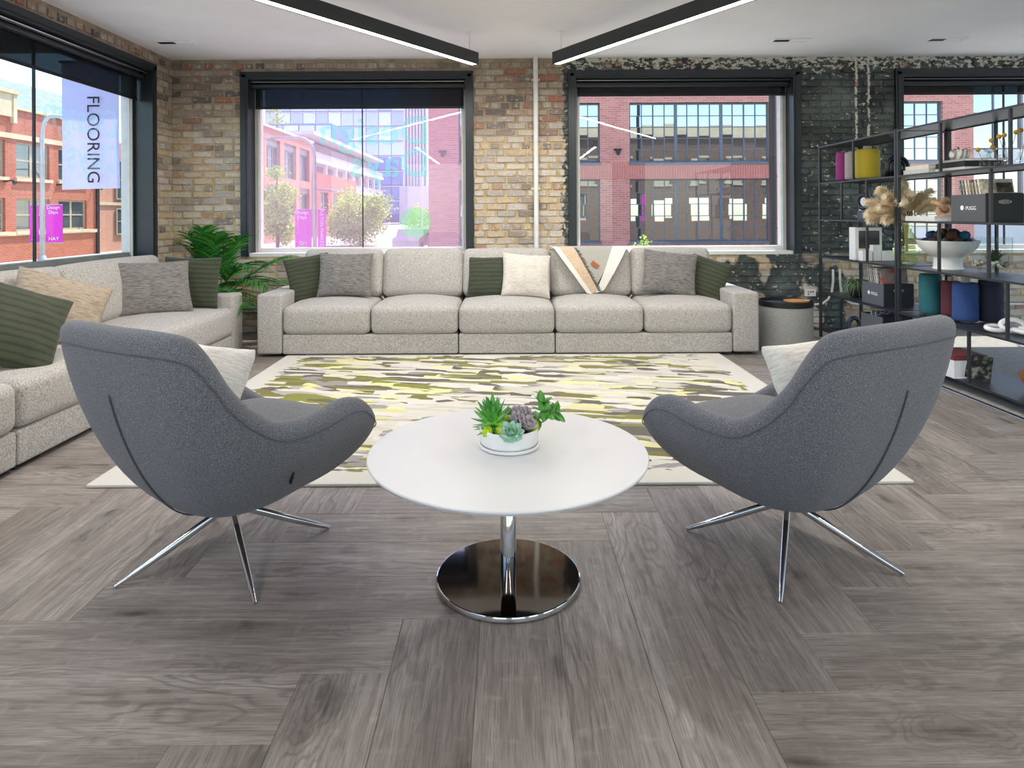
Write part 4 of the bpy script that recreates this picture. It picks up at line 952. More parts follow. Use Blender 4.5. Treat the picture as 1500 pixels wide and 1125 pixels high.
# planter on the table -------------------------------------------------
pl = tag(empty('succulent_planter', (.005, 2.175, .4305)), 'white bowl of mixed succulents on the round table', 'planter')
obj('saucer', lathe([(0, 0), (.093, 0), (.100, .004), (.102, .012), (.097, .013), (.092, .009), (0, .009)], 48), M['white_ceramic'], pl, True, angle=40)
obj('bowl', lathe([(0, .010), (.088, .010), (.094, .014), (.0975, .024), (.0985, .064), (.0960, .066), (.093, .063), (.091, .03), (0, .028)], 56), M['white_ceramic'], pl, True, angle=40)
obj('soil', lathe([(0, .056), (.05, .058), (.0915, .055)], 32), plain('dark_potting_mix', '#4a3d2c', .95, var=.2, scale=120, bump=.6), pl, True)
def leafmesh(name, L, w, t, curl, tip=.9, n=7):
    V = []; F = []
    for i in range(n + 1):
        s = i / n; ww = w * (math.sin(math.pi * min(1, s ** .7 * .93 + .07)) ** tip) * (1 if s < 1 else 0) + .0004; z = curl * s * s * L; x = L * s
        V += [(x, -ww, z + t * .35 * (1 - s)), (x, 0, z - t * (1 - s * .8) + t * .35), (x, ww, z + t * .35 * (1 - s)), (x, 0, z + t * .15)]
    for i in range(n):
        for k in range(4): F.append((i * 4 + k, i * 4 + (k + 1) % 4, i * 4 + 4 + (k + 1) % 4, i * 4 + 4 + k))
    F.append((3, 2, 1, 0)); F.append(tuple(n * 4 + k for k in range(4))); me = mesh(name, (V, F)); me.polygons.foreach_set('use_smooth', [True] * len(me.polygons)); return me
def leaf_green(name, base, mid, tip):
    t = NT(name); x = t.xyz(t.objco())[0]; r = t.add('ObjectInfo', out=5); q = t.m2('ADD', t.m2('MULTIPLY', x, 11.0), t.m2('MULTIPLY', r, .25)); return t.fin(t.ramp(q, [(.05, base), (.5, mid), (.95, tip)]), .42, Subsurface_Weight=.08, Subsurface_Radius=(.01, .02, .005))
def rosette(name, mat, me, c, rows, tilt=(0, 0, 0)):
    e = obj(name, lathe([(0, -.01), (.012, -.008), (.012, .006), (0, .01)], 10), mat, pl, True, loc=c, rot=tilt); me.materials.append(mat); k = 0
    for (num, el, sc, dz) in rows:
        for i in range(num):
            a = i * 2 * math.pi / num + k * .7; o = obj('leaf', me, None, e); o.location = (math.cos(a) * .004, math.sin(a) * .004, dz); s = sc * rng.uniform(.9, 1.1)
            o.rotation_euler = (rng.uniform(-.1, .1), -rad(el + rng.uniform(-6, 6)), a + rng.uniform(-.1, .1)); o.scale = (s, s, s)
        k += 1
    return e
rosette('spiky_succulent', leaf_green('spiky_leaf', '#a0e04a', '#6cbf50', '#4f9150'), leafmesh('leaf', .078, .0105, .006, .10), (-.052, -.012, .084), [(7, 80, .85, .012), (10, 60, 1.0, .008), (12, 40, 1.0, .002), (13, 18, .95, -.006), (12, -5, .85, -.012)], (rad(12), rad(-10), 0))
rosette('blue_rosette', leaf_green('blue_leaf', '#8fd39a', '#a6cfba', '#c0dbd2'), leafmesh('leaf', .040, .0155, .006, .30, .6), (.006, -.083, .066), [(4, 72, .55, .006), (6, 52, .8, .004), (8, 32, .95, .001), (9, 12, 1.05, -.003)], (rad(42), 0, 0))
mv = leaf_green('mauve_leaf', '#b9b5ae', '#b5a6b6', '#cdb9c4')
for c in ((.026, -.02, .086), (.05, .012, .092), (.03, .035, .09), (.058, -.048, .080)): rosette('mauve_rosette', mv, leafmesh('leaf', .034, .0145, .005, .28, .6), c, [(4, 70, .6, .006), (6, 48, .9, .003), (8, 20, 1.0, -.002)], (rad(20), rad(15), 0))
gr_ = leaf_green('grey_green_leaf', '#7fae6a', '#8aa585', '#9db39a'); rosette('grey_green_rosette', gr_, leafmesh('leaf', .026, .010, .005, .28, .6), (.002, .028, .092), [(5, 65, .7, .006), (7, 35, 1.0, 0)], (0, 0, 0))
moss = plain('bright_reindeer_moss', '#b2cf22', .95, var=.22, scale=160, bump=.8)
for i, (x, y, z, r_2) in enumerate(((-.018, -.062, .070, .024), (-.002, .0, .076, .024), (.076, -.020, .072, .022), (.012, .055, .072, .022), (-.07, -.05, .062, .018))):
    bm = bmesh.new(); bmesh.ops.create_icosphere(bm, subdivisions=3, radius=r_2)
    for v in bm.verts: v.co *= 1 + .28 * noise.noise(v.co * 130 + Vector((i, 0, 0)))
    me = bpy.data.meshes.new('moss'); bm.to_mesh(me); bm.free(); obj('moss', me, moss, pl, True, loc=(x, y, z))
jm = leaf_green('jade_leaf', '#5a9f3c', '#549a3c', '#7ab860'); jl = leafmesh('leaf', .042, .0150, .005, .10, .6); jl.materials.append(jm)
js = obj('jade_stem', MB().add(tube([(.07, .0, .066), (.095, .0, .088), (.125, -.005, .105), (.155, .005, .108)], [.004, .0038, .003, .002], 7)).add(tube([(.1, .0, .092), (.112, .012, .118), (.108, .02, .14)], [.003, .0025, .002], 6)), plain('jade_stem_bark', '#6d7a3c', .7), pl, True)
for (p, ds) in (((.108, .018, .138), ((100, 60), (200, 40), (330, 25), (30, 10))), ((.115, -.002, .115), ((60, 40), (180, 15), (270, -40), (300, 20), (120, 50))), ((.135, -.004, .108), ((20, 45), (200, -50), (280, -20), (330, -35), (90, 20))), ((.155, .004, .108), ((0, 10), (60, 60), (320, -40), (120, 50))), ((.095, 0, .085), ((250, -60), (100, 20), (200, 30)))):
    for az, el in ds: o = obj('leaf', jl, None, js); o.location = p; o.rotation_euler = (0, -rad(el), rad(az)); q = rng.uniform(.8, 1.1); o.scale = (q, q, q)

# drum side table -----------------------------------------------------
dt = tag(empty('drum_table', (2.44, 5.74, 0)), 'grey fabric drum side table with a black tray top beside the long sofa', 'side table')
obj('drum', lathe([(.205, .008), (.218, .012), (.222, .03), (.222, .375), (.218, .385), (0, .385)], 64), speckle('grey_woven_cloth', ('#6d6c68', '#93928c', '#adaba4'), 190, .4), dt, True, angle=40)
obj('tray_top', lathe([(0, .386), (.222, .386), (.226, .390), (.226, .432), (.220, .432), (.218, .404), (0, .402)], 64), M['black'], dt, True, angle=40)
obj('plinth', lathe([(.2, 0), (.2, .010)], 48), M['black'], dt)
ds_ = tag(obj('wooden_dish', lathe([(0, .0), (.07, .0), (.105, .018), (.112, .034), (.107, .034), (.098, .020), (.065, .008), (0, .008)], 40, 1.0, .7), plain('oiled_oak', '#b98a5b', .45, var=.1, scale=20), smooth=True), 'shallow oval wooden dish on the drum table tray', 'dish'); ds_.location = (2.52, 5.70, .4035)
tag(obj('coaster', rbox(.09, .06, .008, .003, 1), M['white_ceramic'], loc=(2.53, 5.70, .4175), rot=(0, 0, .3)), 'white slip lying in the wooden dish', 'coaster')

# palm ---------------------------------------------------------------
pm = tag(empty('potted_palm', (-2.74, 6.14, 0)), 'green areca palm in the corner between the two sofas', 'plant')
obj('pot', lathe([(0, 0), (.15, 0), (.165, .02), (.185, .34), (.178, .345), (.165, .32), (0, .30)], 40), plain('grey_planter', '#6a6966', .6), pm, True, angle=40)
obj('soil', lathe([(0, .31), (.16, .305)], 24), plain('potting_soil', '#3a2f24', .95, var=.2, scale=60), pm)
fg = leaf_mat('palm_leaf', ('#1d5a1e', '#2f7d2a', '#58a336')); fy_ = leaf_mat('dry_palm_leaf', ('#8a7a26', '#b8912f', '#c7b24a'))
def frond(az, el, L, droop, mat, seed, n=34, lw=.0085, ll=.30, base=(0, 0, .33)):
    r = random.Random(seed); V = []; F = []; tn = []; d = Vector((math.cos(rad(az)), math.sin(rad(az)), 0)); P = []
    for i in range(13):
        s = i / 12; P.append(Vector(base) + d * (L * (s * math.cos(rad(el)) + .20 * droop * s ** 3)) + Vector((0, 0, L * (s * math.sin(rad(el)) - droop * s ** 2.6))))
    tv, tf = tube(P, [.006 - .0045 * i / 12 for i in range(13)], 5); V += [Vector(v) for v in tv]; F += tf; tn += [.5] * len(tf)
    for i in range(n):
        s = .36 + .62 * i / (n - 1); x = s * 12; k = min(11, int(x)); p = P[k].lerp(P[k + 1], x - k); t = (P[k + 1] - P[k]).normalized(); sd = t.cross(Vector((0, 0, 1))).normalized(); up = sd.cross(t)
        for sg in (-1, 1):
            l = ll * (math.sin(math.pi * (.22 + .66 * (i / (n - 1)))) ** .8) * r.uniform(.85, 1.15); dr = (sd * sg * .82 + t * (.75 + r.uniform(-.1, .1)) + up * r.uniform(.1, .35)).normalized(); q = []
            for j in range(5):
                f = j / 4; c = p + dr * (l * f) + Vector((0, 0, -.38 * l * f * f)); w = lw * (1 - f ** 1.6) * (.5 + .5 * min(1, f * 5)); wd = dr.cross(up).normalized(); q.append((c - wd * w, c + wd * w + up * .002))
            o = len(V)
            for a, b in q: V += [a, b]
            for j in range(4): F.append((o + 2 * j, o + 2 * j + 1, o + 2 * j + 3, o + 2 * j + 2))
            tn += [r.random()] * 4
    ob = obj('frond', (V, F), mat, pm); ob.data.attributes.new('tone', 'FLOAT', 'FACE').data.foreach_set('value', tn)
for i, (az, el, L, dr) in enumerate(((195, 70, .70, .35), (215, 74, .86, .26), (240, 76, .96, .24), (270, 78, 1.0, .22), (295, 74, .98, .25), (330, 60, .92, .42), (5, 46, .95, .22), (-25, 48, .88, .50), (300, 50, .80, .55), (260, 55, .80, .45), (232, 52, .62, .50), (345, 74, .92, .24), (180, 80, .80, .20), (150, 74, .62, .3), (315, 40, .76, .55), (20, 40, .80, .40), (245, 40, .72, .5))): frond(az, el, L, dr, fg, i)
frond(-20, 36, .78, .62, fy_, 40, 22, .009, .16); frond(-45, 34, .62, .55, fy_, 41, 20, .009, .14)

# ------------------------------------------------------------------ shelving
XS0, XS1 = 3.0, 3.41
LV = [.084, .433, .781, 1.130, 1.478, 1.827]
def shelving(y0, y1, label, fronts, rears, gaps, ends):
    """fronts / rears: (y, level index, level index); gaps: {level: [(ya, yb) ...] plates}"""
    s = tag(empty('shelving_unit', (0, 0, 0)), label, 'shelving', 'black metal shelving'); bm_ = M['black_metal']; w = .011
    for (y, ends_) in ((y0, ends[0]), (y1, ends[1])):
        for x in (XS0 + w, XS1 - w): obj('post', box(x - w, x + w, y - w, y + w, .004, LV[5] + .008), bm_, s)
        for z in (LV[5], LV[0]): obj('end_rail', box(XS0 + 2 * w, XS1 - 2 * w, y - w * .8, y + w * .8, z - .008, z + .006), bm_, s)
    for i, z in enumerate(LV):
        for a, b in gaps.get(i, [(y0, y1)]):
            m = MB(); m.box(XS0, XS1, a + w + .0005, b - w - .0005, z - .005, z)
            m.box(XS0, XS0 + .012, a + w + .0005, b - w - .0005, z - .014, z - .005).box(XS1 - .012, XS1, a + w + .0005, b - w - .0005, z - .014, z - .005)
            obj('shelf', m, bm_, s)
    for lst, x in ((fronts, XS0 + w * .8), (rears, XS1 - w * .8)):
        for (y, i, j) in lst: obj('upright', box(x - w * .75, x + w * .75, y - w * .75, y + w * .75, LV[i], LV[j] - .014), bm_, s)
    return s
shelving(5.06, 6.29, 'black metal shelf unit standing next to the painted brick pier', [(5.68, 4, 5), (5.88, 3, 4), (5.47, 3, 4), (5.47, 2, 3), (5.90, 0, 1)], [(5.75, 4, 5), (5.6, 1, 2)], {3: [(5.40, 6.29)]}, (0, 0))
shelving(3.30, 5.03, 'black metal shelf unit nearer the viewer in front of the right window', [(4.54, 4, 5), (3.91, 4, 5), (4.07, 3, 4), (4.56, 2, 3), (4.09, 2, 3), (3.94, 1, 2), (4.27, 0, 1)], [(4.55, 4, 5), (4.55, 2, 3)], {}, (0, 0))

def spool(x, y, z, r, h, col, label, core=True):
    s = tag(empty('yarn_spool', (x, y, z)), label, 'yarn spool', 'yarn spools on the shelving')
    t = NT('yarn_' + label[:18].replace(' ', '_')); P = t.objco(); zz = t.xyz(P)[2]; c = C(col)
    wv = t.m2('ADD', t.m2('MULTIPLY', t.m2('SINE', t.m2('ADD', t.m2('MULTIPLY', zz, 900), t.m2('MULTIPLY', t.noise(P, 14, 2), 14))), .5), .5); q = t.noise(t.mul(P, (60, 60, 220)), 2, 3)
    t.bump(t.m2('ADD', wv, q), .4, .003); t.fin(t.mix(t.m2('MULTIPLY', t.m2('ADD', wv, q), .32), c, tuple(k * .35 for k in c[:3]) + (1,)), .75, Sheen_Weight=.1)
    pr = [(r * .3, .012), (r * .93, .012), (r, .026)] + [(r * (1 + .012 * math.sin(i * 2.1)), .026 + (h - .052) * i / 9) for i in range(1, 9)] + [(r, h - .026), (r * .92, h - .008), (r * .3, h - .006)]
    obj('yarn', lathe(pr, 32, cap=False), t.m, s, True)
    obj('core', lathe([(r * .34, 0), (r * .34, h + (.022 if core else 0)), (r * .24, h + (.022 if core else 0)), (r * .24, .02)], 20), plain('grey_cardboard', '#b9b3aa', .8), s, True, angle=40)
Z5, Z4, Z3, Z2, Z1 = LV[4], LV[3], LV[2], LV[1], LV[0]
spool(3.13, 6.085, Z5, .064, .285, '#a0307e', 'magenta yarn spool on the top shelf', False); spool(3.075, 5.855, Z5, .046, .262, '#b5aeb0', 'thin pale grey yarn spool on the top shelf', False); spool(3.16, 5.735, Z5, .099, .275, '#c9b32c', 'fat mustard yellow yarn spool on the top shelf')
spool(3.145, 4.87, Z2, .073, .312, '#1d6b72', 'teal yarn spool on the second shelf', False); spool(3.215, 4.745, Z2, .062, .272, '#6b2a3c', 'maroon yarn spool between teal and blue'); spool(3.176, 4.54, Z2, .078, .282, '#2a4f8f', 'royal blue yarn spool on the second shelf'); spool(3.325, 4.50, Z2, .074, .31, '#23293f', 'dark navy yarn spool at the right of the row', False)
# nested arch
a_ = tag(empty('arch_ornament', (3.2, 5.36, Z5)), 'glossy black nested arch ornament on the top shelf', 'ornament'); gb = plain('glossy_black_ceramic', '#1c1e22', .25)
for r in (.088, .060, .032): obj('arch', tube([(-r, 0, 0), (-r, 0, .075)] + [(-r * math.cos(q), 0, .085 + r * math.sin(q)) for q in [i * math.pi / 12 for i in range(13)]] + [(r, 0, .075), (r, 0, 0)], .0135, 10), gb, a_, True)
def book(x0, x1, y0, y1, z0, z1, cov, label, cat='book', group='books on the shelving', spine='x'):
    b = tag(empty('book', ((x0 + x1) / 2, (y0 + y1) / 2, z0)), label, cat, group); hx, hy, H = (x1 - x0) / 2, (y1 - y0) / 2, z1 - z0; k = min(.004, H * .16)
    cm = plain('cover_' + label[:14].replace(' ', '_'), cov, .6, var=.03); obj('cover', MB().box(-hx, hx, -hy, hy, 0, k).box(-hx, hx, -hy, hy, H - k, H).box(-hx, -hx + k, -hy, hy, k, H - k), cm, b); obj('pages', box(-hx + k, hx - .004, -hy + .004, hy - .004, k, H - k), M['white_ceramic'], b)
    return b
book(3.03, 3.27, 4.70, 5.0, Z5 + .0005, Z5 + .035, '#c9c8c0', 'thick pale book at the bottom of the top shelf stack'); book(3.04, 3.26, 4.72, 4.99, Z5 + .036, Z5 + .062, '#d8d6ce', 'second pale book lying on the top shelf stack')
book(3.05, 3.33, 4.36, 4.66, Z5 + .0005, Z5 + .022, '#c3c2ba', 'pale flat book beneath the black case'); book(3.05, 3.32, 4.36, 4.655, Z5 + .060, Z5 + .076, '#9a9a98', 'grey flat book lying on the black case')
bc = tag(obj('flat_case', rbox(.28, .30, .034, .005, 2), M['black'], loc=(3.19, 4.51, Z5 + .0405)), 'slim black case between two flat books', 'case')
def grassy(x, y, z, rr, hh, potmat, leafcols, label, n, L, droop, prof=None, seed=0, lw=.004, upb=.6):
    g_ = tag(empty('potted_plant', (x, y, z)), label, 'plant', 'small plants on the shelving'); r = random.Random(seed)
    obj('pot', lathe(prof or [(0, 0), (rr * .62, 0), (rr * .82, hh * .1), (rr, hh * .5), (rr * .93, hh * .85), (rr * .86, hh), (rr * .78, hh), (rr * .8, hh * .8), (0, hh * .75)], 28), potmat, g_, True, angle=50)
    V = []; F = []; tn = []
    for i in range(n):
        az = r.uniform(0, 6.283); d = Vector((math.cos(az), math.sin(az), 0)); l = L * r.uniform(.6, 1.1); e = r.uniform(.5, 1.2) * upb; p0 = d * rr * .3 * r.random() + Vector((0, 0, hh * .8)); sd = d.cross(Vector((0, 0, 1))); o = len(V)
        for j in range(6):
            f = j / 5; c = p0 + d * (l * f * .75) + Vector((0, 0, l * (e * f - droop * f * f))); w = lw * (1 - f ** 2); V += [c - sd * w, c + sd * w + Vector((0, 0, .001))]
        for j in range(5): F.append((o + 2 * j, o + 2 * j + 1, o + 2 * j + 3, o + 2 * j + 2)); tn.append(r.random())
    ob = obj('leaves', (V, F), leaf_mat('leaves_' + str(seed), leafcols), g_); ob['kind'] = 'stuff'; ob.data.attributes.new('tone', 'FLOAT', 'FACE').data.foreach_set('value', tn)
def marble():
    t = NT('white_grey_marble'); P = t.objco(); w = t.add('TexWave', {'Vector': P, 'Scale': 9, 'Distortion': 5, 'Detail': 2}, 1); return t.fin(t.ramp(w, [(.4, '#dedbd5'), (.62, '#c3c0ba'), (.72, '#8e8c88')]), .35)
grassy(3.17, 4.585, Z5 + .0765, .062, .075, marble(), ('#2e4a26', '#4c6b38', '#76905a'), 'little spiky plant in a marbled pot on the flat books', 46, .10, .55, seed=5, lw=.0035, upb=.8)
grassy(3.16, 5.91, Z2, .078, .155, M['black'], ('#5f7d4c', '#8aa56c', '#b4c796'), 'trailing green plant in a black pot on the second shelf', 110, .22, 1.25, seed=6, lw=.0035, upb=.9)
# bud vases with yellow balls
vg = glassy('clear_vase_glass', (.93, .95, .95, 1), ior=1.45, gain=1.0); yb = plain('yellow_craspedia', '#b98f22', .95, var=.2, scale=220, bump=.8); st = plain('dry_stem', '#7d7348', .8)
for i, (x, y, hs) in enumerate(((3.10, 4.245, ((-.03, .02, .115),)), (3.17, 4.215, ((-.05, .0, .17), (-.02, .03, .13))), (3.10, 4.055, ((-.02, .04, .18), (.02, .05, .19), (.04, -.02, .20))), (3.19, 4.07, ((.03, .03, .22), (.045, .0, .205), (.02, -.03, .19))), (3.20, 3.93, ((.02, .02, .2), (.05, .0, .21))))):
    v = tag(empty('bud_vase', (x, y, Z5)), ('small clear bud vase with yellow ball flowers, ' + ('leftmost of the row', 'second from the left', 'third from the left', 'fourth from the left', 'at the right end')[i]), 'vase', 'bud vases on the top shelf')
    obj('glass', lathe([(0, .001), (.024, .001), (.030, .012), (.030, .035), (.016, .058), (.011, .075), (.016, .085), (.0145, .085), (.0095, .075), (.0145, .058), (.0275, .035), (.0275, .012), (0, .006)], 20), vg, v, True)
    for k, (dx, dy, h) in enumerate(hs):
        f = obj('flower', tube([(0, 0, .02), (dx * .4, dy * .4, h * .5), (dx, dy, h)], .0018, 5), st, v, True); obj('bloom', lathe([(0, -.014)] + [(.0145 * math.sin(q), -.0145 * math.cos(q)) for q in [j * math.pi / 8 for j in range(1, 8)]] + [(0, .0145)], 14), yb, f, True, loc=(dx, dy, h + .008))
gt = tag(obj('glass_tail', MB().add(tube([(0, 0, .0), (.0, .002, .03), (.008, 0, .05)], [.016, .012, .008], 12)).add(tube([(-.045, 0, .07), (-.015, 0, .053), (.008, 0, .048), (.03, 0, .056), (.055, 0, .074)], [.003, .010, .009, .010, .003], 10)), glassy('smoky_green_glass', (.75, .86, .84, 1), ior=1.5, gain=1.5), smooth=True, loc=(3.27, 4.44, Z5 + .0770)), 'little green glass tail ornament beside the marbled pot', 'ornament')
# third level (1.13)
for i in range(3):
    b_ = tag(empty('card_box', (3.055 + i * .047, 5.60, Z4)), 'small slate archive box with a white dot, ' + ('left', 'middle', 'right')[i] + ' of three', 'box', 'slate archive boxes on the shelving')
    obj('carton', rbox(.044, .14, .082, .003, 1), plain('slate_card', '#4b515e', .7), b_, loc=(0, 0, .0415)); obj('dot_label', lathe([(.008, 0), (.008, .0012)], 14), M['print_white'], b_, loc=(0, -.070, .066), rot=(rad(90), 0, 0)); obj('foot_label', box(-.010, .010, -.0712, -.0698, .010, .015), M['print_white'], b_)
rg = tag(obj('ring_ornament', tube([(.045 * math.cos(a), 0, .045 * 1.25 * math.sin(a)) for a in [i * math.pi / 14 for i in range(28)]], .019, 12, closed=True), plain('matt_slate_ceramic', '#2c2f35', .55), smooth=True, loc=(3.06, 5.62, Z4 + .1585), rot=(0, 0, rad(-50))), 'upright slate ring ornament on the small archive boxes', 'ornament')
for i, (c_, w_, l_) in enumerate((('#e6e6ea', .022, 'white book standing behind the slate ring'), ('#5b86b8', .016, 'blue book standing behind the slate boxes'), ('#dcdde2', .024, 'white book standing beside the blue book'), ('#8f6a62', .02, 'brown book standing beside the white books'))):
    b = book(0, .16, 0, .20, 0, w_, c_, l_); b.rotation_euler = (0, rad(-90), 0); b.rotation_euler = Euler((rad(90), 0, rad(90))); b.location = (3.16 + i * .032, 5.80, Z4 + .1005)
obj_ = tag(obj('dark_box', rbox(.26, .14, .17, .006, 2), M['black'], loc=(3.24, 5.50, Z4 + .0855)), 'plain black box behind the pampas grass', 'box')
book(3.03, 3.30, 4.64, 4.98, Z4 + .0005, Z4 + .036, '#e3e2e0', 'white boxed book lying under the wooden knot')
kn = []
for i in range(60):
    a = i / 60 * 2 * math.pi; kn.append((.026 * (math.sin(a) + 2 * math.sin(2 * a)) * .9, .024 * (math.cos(a) - 2 * math.cos(2 * a)), .030 * -math.sin(3 * a)))
tag(obj('wooden_knot', tube(kn, .0185, 12, closed=True), plain('pale_beech', '#b7916f', .55, var=.1, scale=30), smooth=True, loc=(3.17, 4.76, Z4 + .104), rot=(rad(62), 0, rad(20))), 'pale wooden knot sculpture lying on the white boxed book', 'ornament')
# felt sample boxes
felt_dk = speckle('charcoal_box_felt', ('#33353a', '#4c4f55', '#696c72'), 260, .3)
def sample_box(x, y, z, label, logo, slot=True, w=.25, d=.32, h=.18):
    b = tag(empty('sample_box', (x, y, z)), label, 'box', 'felt sample boxes'); t = .008
    obj('side_panel', rbox(t, d, h, .003, 1), felt_dk, b, loc=(t / 2, d / 2, h / 2)); obj('side_panel', rbox(t, d, h, .003, 1), felt_dk, b, loc=(w - t / 2, d / 2, h / 2))
    m = MB()
    for (a, c_, e, f) in wall_cells(t, w - t, .002, h + .006, [(w / 2 - .038, w / 2 + .038, h * .66, h * .66 + .022)]): m.box(a, c_, 0, t, e, f)
    obj('end_panel', m, M['black'], b); obj('end_panel', box(t, w - t, d - t, d, .002, h), M['black'], b); obj('floor_panel', box(t, w - t, t, d - t, 0, .006), M['black'], b)
    obj('handle_rim', MB().add(tube([(w / 2 + .034 * math.cos(a) * 1.15, -.001, h * .66 + .011 + .012 * math.sin(a)) for a in [i * math.pi / 10 for i in range(20)]], .0028, 6, closed=True)), M['brushed'], b, True)
    if logo:
        obj('dot_label', lathe([(.016, 0), (.016, .0012)], 22), M['print_white'], b, loc=(-.0012, d * .66, h * .52), rot=(0, rad(90), 0))
        text('box_lettering', 'PUGG', .036, M['print_white'], b, Matrix.Translation((-.0008, d * .40, h * .50)) @ Matrix.Rotation(rad(-90), 4, 'Z') @ Matrix.Rotation(rad(90), 4, 'X'))
def sample_mat(name, cols, sc=60):
    t = NT(name); P = t.objco(); q = t.noise(P, sc, 3, .6); return t.fin(t.ramp(q, [(.36, cols[0]), (.5, cols[1]), (.64, cols[2])]), .95)
SW = [sample_mat('oatmeal_loop', ('#8f8578', '#b8ad9c', '#d3cabb')), sample_mat('grey_loop', ('#5d5c5c', '#8b8987', '#b5b2ae')), sample_mat('ivory_loop', ('#b3a995', '#d5ccb9', '#e8e1d2')), sample_mat('taupe_loop', ('#6d6156', '#978a7c', '#b8ab9b'))]
SW_or = sample_mat('orange_grey_abstract', ('#b8481c', '#8c8380', '#a49b96'), 11); SW_navy = sample_mat('navy_lilac_loop', ('#2a2f4c', '#5a5874', '#b6adbd'))
SWM = {}
def samples(x, y0, z, n, lean, label, mats, hh=.30, group='rug samples', step=.030):
    for i in range(n):
        mt = mats[i % len(mats)]
        if mt.name not in SWM: SWM[mt.name] = mesh('sample', rbox(.222, .012, hh, .004, 1)); SWM[mt.name].materials.append(mt)
        o = obj('rug_sample', SWM[mt.name], None, None, loc=(x, y0 + i * step, z + .0065 + hh / 2 * math.cos(lean) + .006 * abs(math.sin(lean))), rot=(-lean, 0, rng.uniform(-.02, .02)))
        o.location.y += hh / 2 * math.sin(lean)
        tag(o, label[i] if i < len(label) else label[-1], 'rug sample', group)
ORD = ('nearest', 'second', 'third', 'fourth', 'fifth', 'sixth', 'seventh', 'eighth')
sample_box(3.035, 5.285, Z2, 'charcoal felt box with white dot logo on the second shelf', True)
samples(3.16, 5.312, Z2, 7, rad(10), ['orange and grey patterned sample facing out of the lower felt box'] + [k + ' rug sample from the front in the lower felt box' for k in ORD[1:]], [SW_or, SW_navy, SW[2], SW[0], SW[1], SW[0], SW[1]], .30, 'rug samples in the lower felt box')
sample_box(3.035, 4.155, Z4, 'charcoal felt box with white dot logo on the fourth shelf', True)
samples(3.16, 4.185, Z4, 7, rad(12), ['beige sample with a printed panel facing out of the upper felt box'] + [k + ' rug sample from the front in the upper felt box' for k in ORD[1:]], [SW[2], SW[0], SW[3], SW[0], SW[2], SW[1], SW[1]], .255, 'rug samples in the upper felt box')
pp = tag(obj('swatch_card', box(-.05, .05, -.002, 0, -.032, .032), sample_mat('dark_photo_print', ('#2a221d', '#4b4038', '#6d6358'), 25), loc=(3.19, 4.198, Z4 + .222), rot=(rad(-12), 0, 0)), 'small dark printed card on the front rug sample', 'card')
sample_box(3.035, 5.30, Z1, 'dark box of samples on the bottom shelf', False, h=.26)
samples(3.16, 5.33, Z1, 3, rad(6), ['rust and navy sample in the bottom shelf box', 'navy sample behind the rust one in the bottom box', 'grey sample at the back of the bottom box'], [sample_mat('rust_navy', ('#7d2f22', '#2a3350', '#1f2740'), 14), SW_navy, SW[1]], .27, 'samples in the bottom box', .07)
# white display box and blocks
wb = tag(empty('display_book', (3.03, 5.70, Z3)), 'large white boxed book with a dark landscape picture standing up', 'book'); obj('case', rbox(.235, .10, .285, .003, 1), M['white_ceramic'], wb, loc=(.1175, .05, .1425))
def scape():
    t = NT('landscape_print'); x, y, z = t.xyz(t.objco()); n = t.noise(t.objco(), 26, 4, .6); return t.fin(t.ramp(t.m2('ADD', t.m2('MULTIPLY', z, 5.5), t.m2('MULTIPLY', n, .35)), [(.0, '#8a7a55'), (.18, '#6b5a2a'), (.34, '#2c2b26'), (.62, '#1d1e1f'), (.85, '#4c4c4a')]), .5)
obj('picture', box(-.09, .09, -.001, 0, 0, .155), scape(), wb, loc=(.122, -.0002, .10))
for i, (x, y, w, d, h, l) in enumerate(((3.075, 5.62, .085, .07, .085, 'small white cube block before the white picture book'), (3.165, 5.625, .07, .06, .135, 'tall white block before the white picture book'), (3.255, 5.62, .10, .07, .085, 'white block at the right foot of the picture book'))):
    tag(obj('display_block', rbox(w, d, h, .003, 1), M['white_ceramic'], loc=(x, y, Z3 + h / 2 + .0005)), l, 'block', 'white display blocks')
